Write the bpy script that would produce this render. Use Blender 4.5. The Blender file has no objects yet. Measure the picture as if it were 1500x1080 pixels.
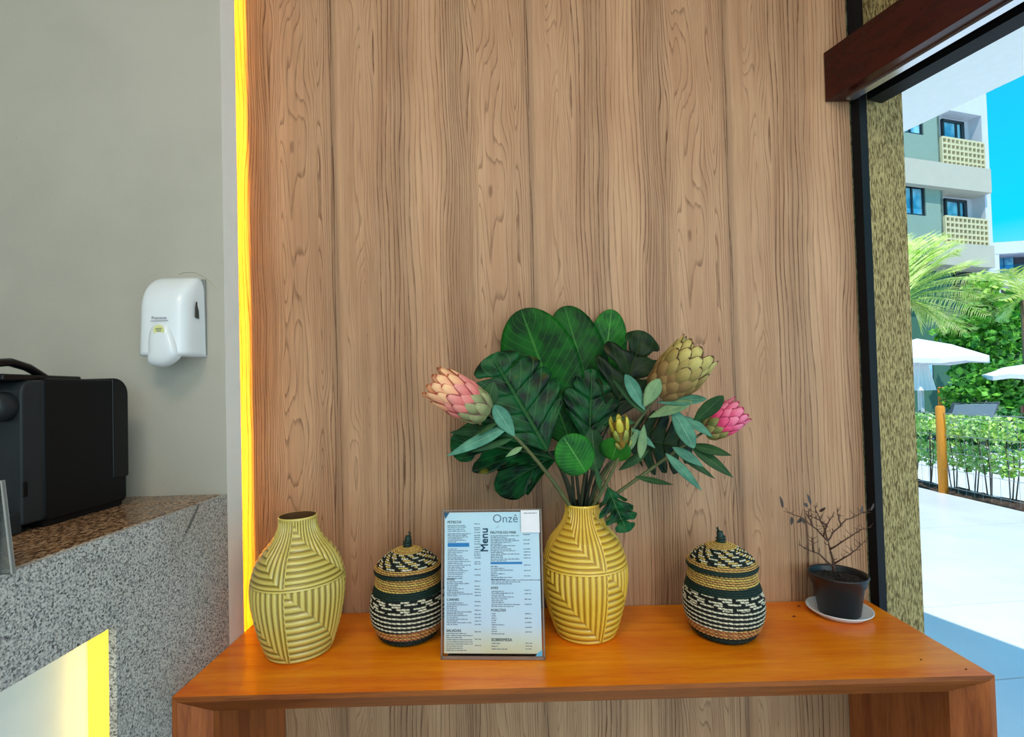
import bpy, math, random
from mathutils import Vector as V, Matrix as Mx
random.seed(7)
PI = math.pi; R = math.radians
sin, cos = math.sin, math.cos
sc = bpy.context.scene; col = sc.collection

# ------------------------------------------------------------------ camera
F = 741.3; SY = 20.2; CZ = 1.309
cam = bpy.data.cameras.new('camera'); camo = bpy.data.objects.new('camera', cam); col.objects.link(camo)
CM = Mx.Rotation(PI/2+.0199, 3, 'X') @ Mx.Rotation(-.0266, 3, 'Z')
camo.matrix_world = Mx.Translation((0, 0, CZ)) @ CM.to_4x4()
cam.sensor_width = 36; cam.lens = 36*F/1500; cam.shift_y = SY/1500
cam.clip_start = .02; cam.clip_end = 300
sc.camera = camo
def ray(px, py): return CM @ V(((px-750)/F, (540+SY-py)/F, -1))
def P(px, py, Y):
    d = ray(px, py); return V((0, 0, CZ)) + d*(Y/d.y)
def PZ(px, py, z):
    d = ray(px, py); return V((0, 0, CZ)) + d*((z-CZ)/d.z)

# ------------------------------------------------------------------ view, world, lights
sc.view_settings.view_transform = 'Standard'; sc.view_settings.look = 'None'
sc.view_settings.gamma = 1; sc.view_settings.use_curve_mapping = False
sc.view_settings.exposure = 0.0
w = bpy.data.worlds.new('sky'); sc.world = w; w.use_nodes = True
nt = w.node_tree; nt.nodes.clear()
o_ = nt.nodes.new('ShaderNodeOutputWorld'); bg = nt.nodes.new('ShaderNodeBackground')
tc = nt.nodes.new('ShaderNodeTexCoord'); sx = nt.nodes.new('ShaderNodeSeparateXYZ')
cr = nt.nodes.new('ShaderNodeValToRGB'); nz = nt.nodes.new('ShaderNodeTexNoise'); mx = nt.nodes.new('ShaderNodeMix'); mx.data_type = 'RGBA'
nt.links.new(tc.outputs['Generated'], sx.inputs[0]); nt.links.new(sx.outputs[2], cr.inputs[0])
e = cr.color_ramp.elements
e[0].position = 0; e[0].color = (.62, .92, 1, 1); e[1].position = .75; e[1].color = (.03, .30, .80, 1)
q = e.new(.13); q.color = (.25, .80, .98, 1); q = e.new(.22); q.color = (.006, .66, .90, 1)
nz.inputs['Scale'].default_value = 2.2; nz.inputs['Detail'].default_value = 5
nt.links.new(tc.outputs['Generated'], nz.inputs['Vector'])
mr = nt.nodes.new('ShaderNodeMapRange'); mr.inputs[1].default_value = .56; mr.inputs[2].default_value = .8; mr.inputs[4].default_value = .6
nt.links.new(nz.outputs[0], mr.inputs[0]); nt.links.new(mr.outputs[0], mx.inputs[0])
nt.links.new(cr.outputs[0], mx.inputs[6]); mx.inputs[7].default_value = (.9, .97, 1, 1)
nt.links.new(mx.outputs[2], bg.inputs[0]); bg.inputs[1].default_value = 1.15
nt.links.new(bg.outputs[0], o_.inputs[0])

def light(name, kind, loc, d, energy, color, **kw):
    l = bpy.data.lights.new(name, kind); l.energy = energy; l.color = color
    for k, v in kw.items(): setattr(l, k, v)
    o = bpy.data.objects.new(name, l); col.objects.link(o); o.location = loc
    o.rotation_euler = V(d).to_track_quat('-Z', 'Y').to_euler(); return o
light('sun', 'SUN', (0, 0, 8), (.075, .52, -1), 4.2, (1, .96, .88), angle=.01)
# warm fill lights added near the ceiling to brighten the room
light('ceiling_fill', 'AREA', (-.35, -.35, 2.7), (.05, .3, -1), 15, (1, .86, .68), shape='SQUARE', size=.6)
light('ceiling_fill', 'AREA', (.8, -1.1, 2.7), (-.1, .45, -1), 18, (1, .90, .76), shape='SQUARE', size=.6)
# daylight coming in through the open veranda behind the camera
light('veranda_daylight', 'AREA', (1.9, -3.2, 1.7), (-.42, 1, -.1), 60, (.90, .96, 1), shape='RECTANGLE', size=3.4, size_y=2.0)
light('led_glow', 'AREA', (-.695, 1.166, 1.4), (0, 1, 0), 10, (1, .50, .010), shape='RECTANGLE', size=.008, size_y=2.7)

# ------------------------------------------------------------------ node helpers
class N:
    def __init__(s, name):
        s.m = bpy.data.materials.new(name); s.m.use_nodes = True
        s.t = s.m.node_tree; s.b = s.t.nodes['Principled BSDF']
    def n(s, t, **kw):
        x = s.t.nodes.new(t)
        for k, v in kw.items(): setattr(x, k, v)
        return x
    def put(s, sock, v):
        if isinstance(v, bpy.types.NodeSocket): s.t.links.new(v, sock)
        else: sock.default_value = v
    def ma(s, op, a, b=0, c=0):
        x = s.n('ShaderNodeMath', operation=op)
        for i, v in enumerate((a, b, c)): s.put(x.inputs[i], v)
        return x.outputs[0]
    def xyz(s, out='Object'):
        c = s.n('ShaderNodeTexCoord'); x = s.n('ShaderNodeSeparateXYZ'); s.t.links.new(c.outputs[out], x.inputs[0])
        return x.outputs[0], x.outputs[1], x.outputs[2]
    def comb(s, x, y, z):
        c = s.n('ShaderNodeCombineXYZ')
        for i, v in enumerate((x, y, z)): s.put(c.inputs[i], v)
        return c.outputs[0]
    def noise(s, vec=None, scale=5, detail=3, rough=.5, dist=0, st=None, coord='Object'):
        x = s.n('ShaderNodeTexNoise'); x.inputs['Scale'].default_value = scale; x.inputs['Detail'].default_value = detail
        x.inputs['Roughness'].default_value = rough; x.inputs['Distortion'].default_value = dist
        if vec is None:
            c = s.n('ShaderNodeTexCoord'); vec = c.outputs[coord]
        if st:
            mp = s.n('ShaderNodeMapping'); mp.inputs['Scale'].default_value = st; s.t.links.new(vec, mp.inputs[0]); vec = mp.outputs[0]
        s.t.links.new(vec, x.inputs['Vector']); return x.outputs[0]
    def vor(s, scale, st=None, feature='F1', out=0):
        x = s.n('ShaderNodeTexVoronoi', feature=feature); x.inputs['Scale'].default_value = scale
        c = s.n('ShaderNodeTexCoord'); vec = c.outputs['Object']
        if st:
            mp = s.n('ShaderNodeMapping'); mp.inputs['Scale'].default_value = st; s.t.links.new(vec, mp.inputs[0]); vec = mp.outputs[0]
        s.t.links.new(vec, x.inputs['Vector']); return x.outputs[out]
    def ramp(s, v, stops, interp='LINEAR'):
        x = s.n('ShaderNodeValToRGB'); x.color_ramp.interpolation = interp; e = x.color_ramp.elements
        while len(e) < len(stops): e.new(.5)
        for el, (p, c) in zip(e, stops):
            el.position = p
            el.color = (c, c, c, 1) if isinstance(c, (int, float)) else (*c, 1)
        s.put(x.inputs[0], v); return x.outputs[0]
    def mix(s, f, a, b, mode='MIX'):
        x = s.n('ShaderNodeMix', data_type='RGBA', blend_type=mode)
        s.put(x.inputs[0], f)
        for i, v in ((6, a), (7, b)):
            s.put(x.inputs[i], (*v, 1) if isinstance(v, tuple) else v)
        return x.outputs[2]
    def smooth(s, v, a, b, lo=0., hi=1.):
        x = s.n('ShaderNodeMapRange', interpolation_type='SMOOTHSTEP'); s.put(x.inputs[0], v)
        for i, k in zip((1, 2, 3, 4), (a, b, lo, hi)): x.inputs[i].default_value = k
        return x.outputs[0]
    def bump(s, h, strength=.3, dist=.002):
        x = s.n('ShaderNodeBump'); x.inputs['Strength'].default_value = strength; x.inputs['Distance'].default_value = dist
        s.put(x.inputs['Height'], h); s.t.links.new(x.outputs[0], s.b.inputs['Normal'])
    def col(s, c): s.put(s.b.inputs['Base Color'], (*c, 1) if isinstance(c, tuple) else c)
    def rough(s, r, spec=.5, coat=0, coat_r=.1, metal=0):
        s.put(s.b.inputs['Roughness'], r); s.b.inputs['Specular IOR Level'].default_value = spec
        s.b.inputs['Coat Weight'].default_value = coat; s.b.inputs['Coat Roughness'].default_value = coat_r
        s.b.inputs['Metallic'].default_value = metal

def plain(name, c, r=.6, var=.12, scale=30, bump=0, spec=.4, metal=0, coat=0, st=None):
    m = N(name); n = m.noise(scale=scale, detail=4, st=st)
    k = m.ramp(n, [(.25, 1-var), (.75, 1+0*var)])
    m.col(m.mix(1., c, k, 'MULTIPLY')); m.rough(r, spec, coat, .1, metal)
    if bump: m.bump(n, bump)
    return m.m

def s2l(*c): return tuple((v/255/12.92 if v/255 < .04045 else ((v/255+.055)/1.055)**2.4) for v in c)

def wood_panel_mat():
    m = N('laminate_panel'); x, y, z = m.xyz()
    per = .492
    xs = m.ma('ADD', x, 5*per-.0+.433)
    xi = m.ma('DIVIDE', xs, per)
    w1 = m.noise(m.comb(m.ma('MULTIPLY', x, 2.0), 0., m.ma('MULTIPLY', z, 3.2)), scale=1.3, detail=2)
    cell = m.ma('FLOOR', xi)
    zz = m.ma('ADD', z, m.ma('MULTIPLY', cell, .124))
    fr = m.ma('FRACT', xi)
    # warp with a noise that repeats with the print
    wn = m.noise(m.comb(m.ma('MULTIPLY', fr, 4.), 0., m.ma('MULTIPLY', zz, 2.3)), scale=1., detail=2, rough=.4)
    edge = m.ma('MULTIPLY', m.smooth(fr, 0., .08), m.smooth(fr, 1., .92))
    u = m.ma('ADD', fr, m.ma('MULTIPLY', m.ma('MULTIPLY', m.ma('SUBTRACT', wn, .5), .06), edge))
    # zones : cathedral, dense, smooth
    cath = m.ramp(u, [(0, 0.), (.02, 0.), (.06, 1.), (.15, 1.), (.22, 0.), (.50, 0.), (.57, .0), (.74, .65), (.82, .5), (.92, .7), (.98, 0.)])
    dens = m.ramp(u, [(0, .9), (.035, .25), (.17, .35), (.25, .7), (.36, .8), (.43, .15), (.52, .2), (.58, .95), (.70, .95), (.76, .3), (.90, .45), (1, .9)])
    tone = m.ramp(u, [(0, .62), (.012, .64), (.035, .95), (.2, .93), (.32, .82), (.37, .80), (.43, 1.), (.54, 1.), (.60, .82), (.66, .78), (.72, .97), (.86, .95), (.97, .93), (1, .62)])
    big = m.noise(m.comb(m.ma('MULTIPLY', fr, 7.5), 0., m.ma('MULTIPLY', zz, 2.6)), scale=1., detail=1., rough=.3)
    fld = m.ma('ADD', m.ma('MULTIPLY', u, 42.), m.ma('MULTIPLY', m.ma('MULTIPLY', big, 20.), m.ma('ADD', .12, cath)))
    fine = m.noise(m.comb(m.ma('MULTIPLY', fr, 60.), 0., m.ma('MULTIPLY', zz, 5.)), scale=1., detail=3)
    sp = m.noise(m.comb(m.ma('MULTIPLY', fr, 22.), 0., m.ma('MULTIPLY', zz, .7)), scale=1., detail=2)
    saw = m.ma('FRACT', m.ma('ADD', fld, m.ma('ADD', m.ma('MULTIPLY', fine, .14), m.ma('MULTIPLY', sp, 1.5))))
    brk = m.noise(m.comb(m.ma('MULTIPLY', x, 90.), 0., m.ma('MULTIPLY', z, 14.)), scale=1., detail=3, rough=.7)
    line = m.ma('MULTIPLY', m.ma('MULTIPLY', m.smooth(saw, .70, .93), m.smooth(saw, 1., .95)), m.ma('MULTIPLY', m.smooth(brk, .30, .62, .5, 1.35), m.ma('SUBTRACT', 1., m.ma('MULTIPLY', cath, .3))))
    soft = m.ma('MULTIPLY', saw, .22)
    fib = m.noise(m.comb(m.ma('MULTIPLY', x, 330.), 0., m.ma('MULTIPLY', z, 7.)), scale=1., detail=4, rough=.75)
    fib2 = m.noise(m.comb(m.ma('MULTIPLY', m.ma('ADD', u, cell), 74.), 0., m.ma('MULTIPLY', zz, 1.4)), scale=1., detail=5, rough=.7)
    k = m.ma('MULTIPLY', m.ma('ADD', line, soft), m.ma('ADD', .30, m.ma('MULTIPLY', dens, .55)))
    k = m.ma('ADD', k, m.ma('MULTIPLY', m.smooth(fib2, .40, .68), m.ma('ADD', .10, m.ma('MULTIPLY', dens, .38))))
    k = m.ma('ADD', k, m.ma('MULTIPLY', m.smooth(fib, .35, .75), .26))
    blot = m.noise(m.comb(m.ma('MULTIPLY', fr, 9.), 0., m.ma('MULTIPLY', zz, 2.6)), scale=1., detail=3)
    base = m.mix(m.smooth(blot, .3, .7), s2l(204, 160, 122), s2l(187, 141, 105))
    c = m.mix(m.ma('MULTIPLY', k, .82), base, s2l(108, 68, 42))
    c = m.mix(.8, c, tone, 'MULTIPLY')
    m.col(c); m.rough(.5, .3); m.bump(k, .12, .0006)
    return m.m

def plank_wood(name, light_c, dark_c, axis, ring=60, rough=.3, coat=.3, stretch=14, spec=.5):
    m = N(name); xyz = list(m.xyz())
    a, b, c3 = {'x': (0, 1, 2), 'y': (1, 0, 2), 'z': (2, 0, 1)}[axis]
    L = m.ma('MULTIPLY', xyz[a], 1.0)
    wn = m.noise(m.comb(m.ma('MULTIPLY', L, 1.3), m.ma('MULTIPLY', xyz[b], 7.), m.ma('MULTIPLY', xyz[c3], 7.)), scale=1, detail=3)
    f1 = m.noise(m.comb(m.ma('MULTIPLY', L, 3.), m.ma('MULTIPLY', xyz[b], ring), m.ma('MULTIPLY', xyz[c3], ring)), scale=1, detail=5, rough=.6, dist=.4)
    f2 = m.noise(m.comb(m.ma('MULTIPLY', L, 22.), m.ma('MULTIPLY', xyz[b], ring*7), m.ma('MULTIPLY', xyz[c3], ring*7)), scale=1, detail=3)
    k = m.ma('ADD', m.ma('MULTIPLY', m.smooth(f1, .3, .7), .55), m.ma('MULTIPLY', m.smooth(f2, .35, .75), .22))
    k = m.ma('ADD', k, m.ma('MULTIPLY', m.smooth(wn, .35, .7), .35))
    m.col(m.mix(k, light_c, dark_c)); m.rough(rough, spec, coat, .12); m.bump(f1, .04, .001)
    return m.m

# ------------------------------------------------------------------ mesh helpers
class MB:
    def __init__(s): s.v = []; s.f = []; s.m = []; s.cur = 0
    def add(s, vs, fs):
        n = len(s.v); s.v += [tuple(v) for v in vs]
        for f in fs: s.f.append(tuple(i+n for i in f)); s.m.append(s.cur)
        return s
    def box(s, a, b):
        x0, y0, z0 = a; x1, y1, z1 = b
        return s.add([(x0,y0,z0),(x1,y0,z0),(x1,y1,z0),(x0,y1,z0),(x0,y0,z1),(x1,y0,z1),(x1,y1,z1),(x0,y1,z1)],
              [(0,3,2,1),(4,5,6,7),(0,1,5,4),(1,2,6,5),(2,3,7,6),(3,0,4,7)])
    def obox(s, o, ax, ay, az):     # corner + three edge vectors
        o, ax, ay, az = map(V, (o, ax, ay, az))
        return s.add([o, o+ax, o+ax+ay, o+ay, o+az, o+ax+az, o+ax+ay+az, o+ay+az],
              [(0,3,2,1),(4,5,6,7),(0,1,5,4),(1,2,6,5),(2,3,7,6),(3,0,4,7)])
    def tube(s, pts, r, n=8, flat=1., cap=True):
        pts = [V(p) for p in pts]; rs = r if isinstance(r, (list, tuple)) else [r]*len(pts)
        up = V((0, 0, 1)); base = len(s.v); vs = []; prev = None
        for i, p in enumerate(pts):
            t = (pts[min(i+1, len(pts)-1)]-pts[max(i-1, 0)])
            t = t.normalized() if t.length > 1e-9 else V((0, 0, 1))
            if prev is None:
                a = t.cross(up if abs(t.z) < .9 else V((1, 0, 0))).normalized()
            else: a = (prev-t*prev.dot(t)).normalized()
            prev = a; b = t.cross(a)
            for k in range(n):
                an = 2*PI*k/n; vs.append(p+a*(cos(an)*rs[i])+b*(sin(an)*rs[i]*flat))
        fs = []
        for i in range(len(pts)-1):
            for k in range(n): fs.append((i*n+k, i*n+(k+1) % n, (i+1)*n+(k+1) % n, (i+1)*n+k))
        if cap: fs += [tuple(range(n))[::-1], tuple((len(pts)-1)*n+k for k in range(n))]
        return s.add(vs, fs)
    def lathe(s, prof, n=48, c=(0, 0, 0), cap0=True, cap1=True, disp=None):
        vs = []; 
        for h, r in prof:
            for k in range(n):
                a = 2*PI*k/n; vs.append((c[0]+r*cos(a), c[1]+r*sin(a), c[2]+h))
        fs = [(i*n+k, i*n+(k+1) % n, (i+1)*n+(k+1) % n, (i+1)*n+k) for i in range(len(prof)-1) for k in range(n)]
        if cap0: fs.append(tuple(range(n))[::-1])
        if cap1: fs.append(tuple((len(prof)-1)*n+k for k in range(n)))
        return s.add(vs, fs)
    def prism(s, poly, ext):        # planar polygon + extrusion vector
        n = len(poly); e_ = V(ext); a = [V(p) for p in poly]
        return s.add(a+[p+e_ for p in a], [tuple(range(n))[::-1], tuple(range(n, 2*n))]+[(i, (i+1) % n, (i+1) % n+n, i+n) for i in range(n)])
    def mesh(s, name, mats, smooth=False):
        me = bpy.data.meshes.new(name); me.from_pydata(s.v, [], s.f)
        for m in (mats if isinstance(mats, (list, tuple)) else [mats]): me.materials.append(m)
        me.polygons.foreach_set('material_index', s.m)
        if smooth: me.polygons.foreach_set('use_smooth', [True]*len(s.f))
        me.update(); return me
    def build(s, name, mats, parent=None, smooth=False, bevel=0, seg=2, angle=.6):
        o = bpy.data.objects.new(name, s.mesh(name, mats, smooth or bevel > 0)); col.objects.link(o)
        if parent: o.parent = parent
        if bevel:
            b = o.modifiers.new('bevel', 'BEVEL'); b.width = bevel; b.segments = seg; b.limit_method = 'ANGLE'; b.angle_limit = angle
            o.modifiers.new('wn', 'WEIGHTED_NORMAL')
        return o
def empty(name, loc=(0, 0, 0), rz=0):
    o = bpy.data.objects.new(name, None); col.objects.link(o); o.location = loc; o.rotation_euler = (0, 0, rz); o.empty_display_size = .05; return o
def tag(o, label=None, cat=None, group=None, kind=None):
    for k, v in (('label', label), ('category', cat), ('group', group), ('kind', kind)):
        if v: o[k] = v
    return o
def struct(o): o['kind'] = 'structure'; return o
def off(o, me_world_root):        # world-coordinate mesh under an Empty: cancel the parent's location
    o.matrix_parent_inverse = Mx.Translation(-V(me_world_root.location)) if me_world_root.rotation_euler.z == 0 else me_world_root.matrix_basis.inverted(); return o
def wpart(mb, name, mats, root, **kw):   # part whose mesh was written in world coordinates
    o = mb.build(name, mats, None, **kw); o.parent = root
    top = root
    base = V(top.location) if top.parent is None else V((0, 0, 0))
    if top.parent is None and top.type == 'EMPTY':
        o.matrix_parent_inverse = Mx.Translation(-base)
    return o

# ------------------------------------------------------------------ constants of the place
T = .780; YW = 1.25; XL = -.624; XR = .849; YF = .9156; YP = 1.102; YPB = 1.162
ZC = CZ-.2038; ZN = CZ-.3438; CEIL = 2.75
XC = .872                                   # right end of the wood wall
n_ = V((.948, .317, 0)); t_ = V((.317, -.948, 0))     # facade: outward normal, direction towards the viewer
C0 = V((XC, YW, 0))
def fac(s, o, z): return C0 + t_*s + n_*o + V((0, 0, z))

# ------------------------------------------------------------------ materials
M_panel = wood_panel_mat()
def mk_plaster(name, c, bump=.25):
    m = N(name); n = m.noise(scale=140, detail=4); b = m.noise(scale=3, detail=5, rough=.6)
    sp = m.vor(38); spk = m.smooth(sp, .03, .05)
    c1 = m.mix(m.smooth(b, .35, .7), c, tuple(v*.90 for v in c))
    n3 = m.noise(scale=11, detail=2)
    c1 = m.mix(m.ma('MULTIPLY', m.ma('SUBTRACT', 1., spk), m.smooth(n3, .58, .66)), c1, (.16, .16, .15))
    m.col(c1); m.rough(.7, .3); m.bump(n, bump, .001); return m.m
M_grey = mk_plaster('grey_painted_plaster', s2l(176, 171, 158))
M_white = mk_plaster('white_painted_plaster', s2l(236, 238, 232), .1)
M_ceil = plain('ceiling_white', (.75, .75, .73), .8, .05)
def mk_granite(rough_face):
    m = N('flamed_granite' if rough_face else 'polished_granite')
    v = m.vor(420, st=(1, 1, 1), out='Color') if rough_face else m.vor(330, st=(1, .5, 1), out='Color')
    g = m.n('ShaderNodeSeparateColor'); m.t.links.new(v, g.inputs[0])
    n = m.noise(scale=300 if rough_face else 190, detail=4, rough=.75)
    big = m.noise(scale=4, detail=3)
    if rough_face:
        k = m.ma('ADD', m.ma('MULTIPLY', g.outputs[0], .30), m.ma('MULTIPLY', n, .70))
        c = m.ramp(k, [(.30, s2l(62, 60, 60)), (.40, s2l(136, 134, 132)), (.49, s2l(186, 183, 178)), (.66, s2l(222, 219, 211))])
        c = m.mix(m.smooth(big, .45, .7, 0., .35), c, s2l(150, 135, 112))
        # dark vein that runs down from the back corner
        x, y, z = m.xyz()
        d = m.ma('ABSOLUTE', m.ma('ADD', m.ma('SUBTRACT', m.ma('SUBTRACT', y, 1.00), m.ma('MULTIPLY', m.ma('SUBTRACT', z, 1.1), .9)), m.ma('MULTIPLY', m.ma('SUBTRACT', n, .5), .03)))
        vn = m.ma('MULTIPLY', m.smooth(d, .008, .0), m.smooth(z, 1.03, 1.07))
        c = m.mix(m.ma('MULTIPLY', vn, .8), c, (.02, .02, .022))
        m.col(c); m.rough(.75, .35); m.bump(m.ma('ADD', n, m.ma('MULTIPLY', g.outputs[0], .5)), .9, .003)
    else:
        k = m.ma('ADD', m.ma('MULTIPLY', g.outputs[0], .5), m.ma('MULTIPLY', n, .5))
        c = m.ramp(k, [(.25, s2l(56, 36, 24)), (.42, s2l(116, 82, 56)), (.58, s2l(150, 116, 84)), (.8, s2l(190, 162, 130))])
        m.col(c); m.rough(.2, .35)
    return m.m
M_gran = mk_granite(True); M_gtop = mk_granite(False)
M_top = plank_wood('orange_varnished_top', s2l(255, 156, 20), s2l(222, 96, 4), 'x', 30, .3, .16, spec=.3)
M_leg = plank_wood('red_brown_wood', s2l(188, 108, 56), s2l(118, 56, 22), 'z', 34, .45, .05, spec=.25)
M_edge = plank_wood('edge_wood', s2l(166, 92, 36), s2l(100, 46, 14), 'x', 50, .45, .05, spec=.25)
M_beam = plank_wood('dark_mahogany', s2l(70, 16, 8), s2l(36, 6, 3), 'y', 26, .25, .1, spec=.3)
M_blackal = plain('black_aluminium', (.006, .006, .007), .5, .1, spec=.15)
M_silver = plain('bright_silver', (.75, .76, .78), .25, .08, metal=.9)
def mk_olive():
    m = N('olive_grooved_render'); x, y, z = m.xyz()
    g = m.noise(m.comb(m.ma('MULTIPLY', x, 330.), m.ma('MULTIPLY', y, 330.), m.ma('MULTIPLY', z, 62.)), scale=1, detail=3, rough=.6, dist=.5)
    k = m.smooth(g, .38, .60)
    m.col(m.mix(k, s2l(98, 80, 44), s2l(190, 168, 114))); m.rough(.85, .2); m.bump(g, 1., .004); return m.m
M_olive = mk_olive()
M_led = N('warm_led'); M_led.col((0, 0, 0)); M_led.b.inputs['Emission Color'].default_value = (1, .72, .06, 1); M_led.b.inputs['Emission Strength'].default_value = 1.6; M_led = M_led.m

# ------------------------------------------------------------------ setting
M_tile = N('floor_tile_white'); 
_n = M_tile.noise(scale=2.5, detail=5); M_tile.col(M_tile.mix(M_tile.smooth(_n, .3, .7), (.80, .80, .79), (.72, .73, .74))); M_tile.rough(.28, .5); M_tile = M_tile.m
M_grout = plain('grout', (.34, .33, .31), .9)
struct(MB().box((-3, -5, -.03), (.9, 1.4, 0)).build('floor', M_tile))
struct(MB().box((-.95, YW, 0), (XC-.012, YW+.03, CEIL)).build('wall_back', M_panel))
struct(MB().box((-3, YP, 0), (XL, YPB, CEIL)).build('wall_partition', [M_grey])) 
pt = bpy.data.objects['wall_partition']; pt.data.materials.append(M_white)
for p_ in pt.data.polygons:
    if p_.normal.x > .9: p_.material_index = 1
# unseen lips added behind the partition to cut the glow to a crisp edge
tr = empty('trim_glow_edge', (-.69, YPB, 0)); struct(tr)
a_ = MB(); a_.box((-.668, YPB+.001, .03), (-.665, 1.2095, CEIL-.02)).box((-.74, YPB+.001, .03), (-.737, 1.2095, CEIL-.02)); wpart(a_, 'glow_edge_lips', M_silver, tr)
struct(MB().box((-3.1, -5, 0), (-3, YP, CEIL)).build('wall_left', M_white))
cb = MB(); cb.prism([(-3.1, -5, CEIL), (3.0, -5, CEIL), tuple(fac(0, 0, CEIL)), (.9, 1.4, CEIL), (-3.1, 1.4, CEIL)], (0, 0, .12)); struct(cb.build('ceiling', M_ceil))
# olive facade wall: jamb next to the wood wall, wall over the opening
jb = MB(); jb.obox(fac(.006, .0135, 0), n_*.150, -t_*.35, (0, 0, CEIL)); struct(jb.build('wall_right', M_olive))
hd = MB(); hd.obox(fac(-.3, .03, 2.13), t_*5.2, n_*.145, (0, 0, CEIL-2.13)); struct(hd.build('wall_front', M_olive))
# black door frame: post at the end of the wood wall and head under the beam
fr = MB(); fr.obox(fac(.0, -.012, 0), n_*.025, t_*.022, (0, 0, CEIL)); struct(fr.build('door_1', M_blackal))
fh = MB(); fh.obox(fac(.022, .016, 2.006), n_*.05, t_*4.8, (0, 0, .12)); h_ = fh.build('head', M_blackal); h_.parent = bpy.data.objects['door_1']
# wooden header beam, with a silver strip added as its underside's sky reflection
bm_top = 2.135; bm_bot = 2.012
bmr = empty('trim_2', fac(0, 0, bm_bot)); struct(bmr)
b_ = MB()
e0 = P(1207, 80, YW-.003); e0.z = 0
q0 = V((e0.x, YW-.003, 0)); q1 = V((XC-.014, YW-.003, 0))
far = t_*4.8
b_.prism([(q0.x, q0.y, bm_bot), (q1.x, q1.y, bm_bot), tuple(q1+far+V((0, 0, bm_bot))), tuple(q0+far+V((0, 0, bm_bot)))], (0, 0, bm_top-bm_bot))
wpart(b_, 'beam', M_beam, bmr)
r_ = MB(); r_.obox(q0+n_*.03+t_*.03+V((0, 0, bm_bot-.006)), n_*.022, t_*4.7, (0, 0, .0058)); wpart(r_, 'sky_glint', M_silver, bmr)
# eave
M_soff = plain('white_soffit', (.95, .95, .93), .7, .04)
ev = empty('ceiling_eave', fac(0, .2, 2.5)); ev['kind'] = 'structure'
o_ = MB(); o_.obox(fac(-3.2, .18, 2.5), t_*7.4, n_*.62, (0, 0, .06)); wpart(o_, 'soffit', M_soff, ev)
o_ = MB(); o_.obox(fac(-3.2, .80, 2.47), t_*7.4, n_*.47, (0, 0, .12)); wpart(o_, 'fascia', M_soff, ev)
# terrace slabs
sl = struct(MB().box((.9, -3, -.06), (5.0, 12, -.03)).build('floor_terrace', M_grout))
ys = [-3, -1.7, -.4, .72, 1.42, 2.13, 2.83, 4.3, 5.8, 7.3, 8.8, 10.4, 12]
for i in range(len(ys)-1):
    k = .09
    mb = MB(); mb.prism([(.904, ys[i]+.004, -.03), (4.996, ys[i]+.004+k*4, -.03), (4.996, ys[i+1]-.004+k*4, -.03), (.904, ys[i+1]-.004, -.03)], (0, 0, .03))
    mb.build('paving_slab', M_tile, sl)

# ------------------------------------------------------------------ granite counter with lit niche
ct = empty('granite_counter', (-.9, .4, 0)); tag(ct, 'speckled granite counter with brown polished top and lit niche on the left', 'counter')
YN = P(170, 918, 1).x; 
k_ = ray(170, 918); YNI = XL/(k_.x/k_.y)       # depth at which the niche ends
g = MB()
th = .012
g.box((XL-th, YNI, 0), (XL, YP-.001, ZC-.001)); g.box((XL-th, -1.2, ZN), (XL, YNI-.0005, ZC-.001)); g.box((XL-th, -1.2, 0), (XL, YNI-.0005, .32))
wpart(g, 'cladding', M_gran, ct)
g = MB(); g.box((-1.5, -1.2, ZC-.026), (XL-th-.001, 1.015, ZC)); wpart(g, 'countertop', M_gtop, ct, bevel=.002)
g = MB(); g.box((-1.5, 1.018, ZC-.026), (XL-th-.001, YP-.001, ZC)); wpart(g, 'rear_strip', M_gtop, ct, bevel=.0015)
g = MB(); g.box((-.685, -1.2, .30), (-.672, YNI+.02, ZN+.04)); wpart(g, 'niche_panel', M_white, ct)
g = MB(); g.box((-.672, YNI+.004, .32), (XL-th-.0005, YNI+.010, ZN)); wpart(g, 'niche_led', M_led, ct)
g = MB(); g.box((-.672, -1.2, ZN), (XL-th-.001, YNI+.02, ZN+.02)); wpart(g, 'niche_lintel', M_white, ct)
light('niche_glow', 'AREA', (-.654, YNI-.001, .64), (-.25, -1, 0), .24, (1, .66, .08), shape='RECTANGLE', size=.028, size_y=.62)

# ------------------------------------------------------------------ console table
tb = empty('console_table', (.11, 1.08, 0)); tag(tb, 'long orange-brown wooden console table standing against the wood wall', 'table')
YB = YW-.003
prof = [(0, YF), (.009, YF), (.050, YF+.040), (.050, YB), (0, YB)]
m = MB(); vs = [(XL+.001+w_, y_, T-w_) for w_, y_ in prof]+[(XR-w_, y_, T-w_) for w_, y_ in prof]
n5 = 5
fs = [(i, i+n5, (i+1) % n5+n5, (i+1) % n5) for i in range(n5)]
m.add(vs, fs); m.m = [1, 1, 1, 1, 0]
m.m = [1, 1, 1, 0, 0]
m.add([vs[i] for i in range(10)], [tuple(range(n5)), tuple(range(n5, 10))[::-1]])
wpart(m, 'tabletop', [M_top, M_edge], tb)
for sgn, X0 in ((1, XL+.001), (-1, XR)):
    m = MB(); vs = [(X0+sgn*w_, y_, 0) for w_, y_ in prof]+[(X0+sgn*w_, y_, T-w_-.0003) for w_, y_ in prof]
    m.add(vs, [(i, i+n5, (i+1) % n5+n5, (i+1) % n5) for i in range(n5)]+[tuple(range(n5)), tuple(range(n5, 10))])
    wpart(m, 'leg', M_leg, tb)

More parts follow.
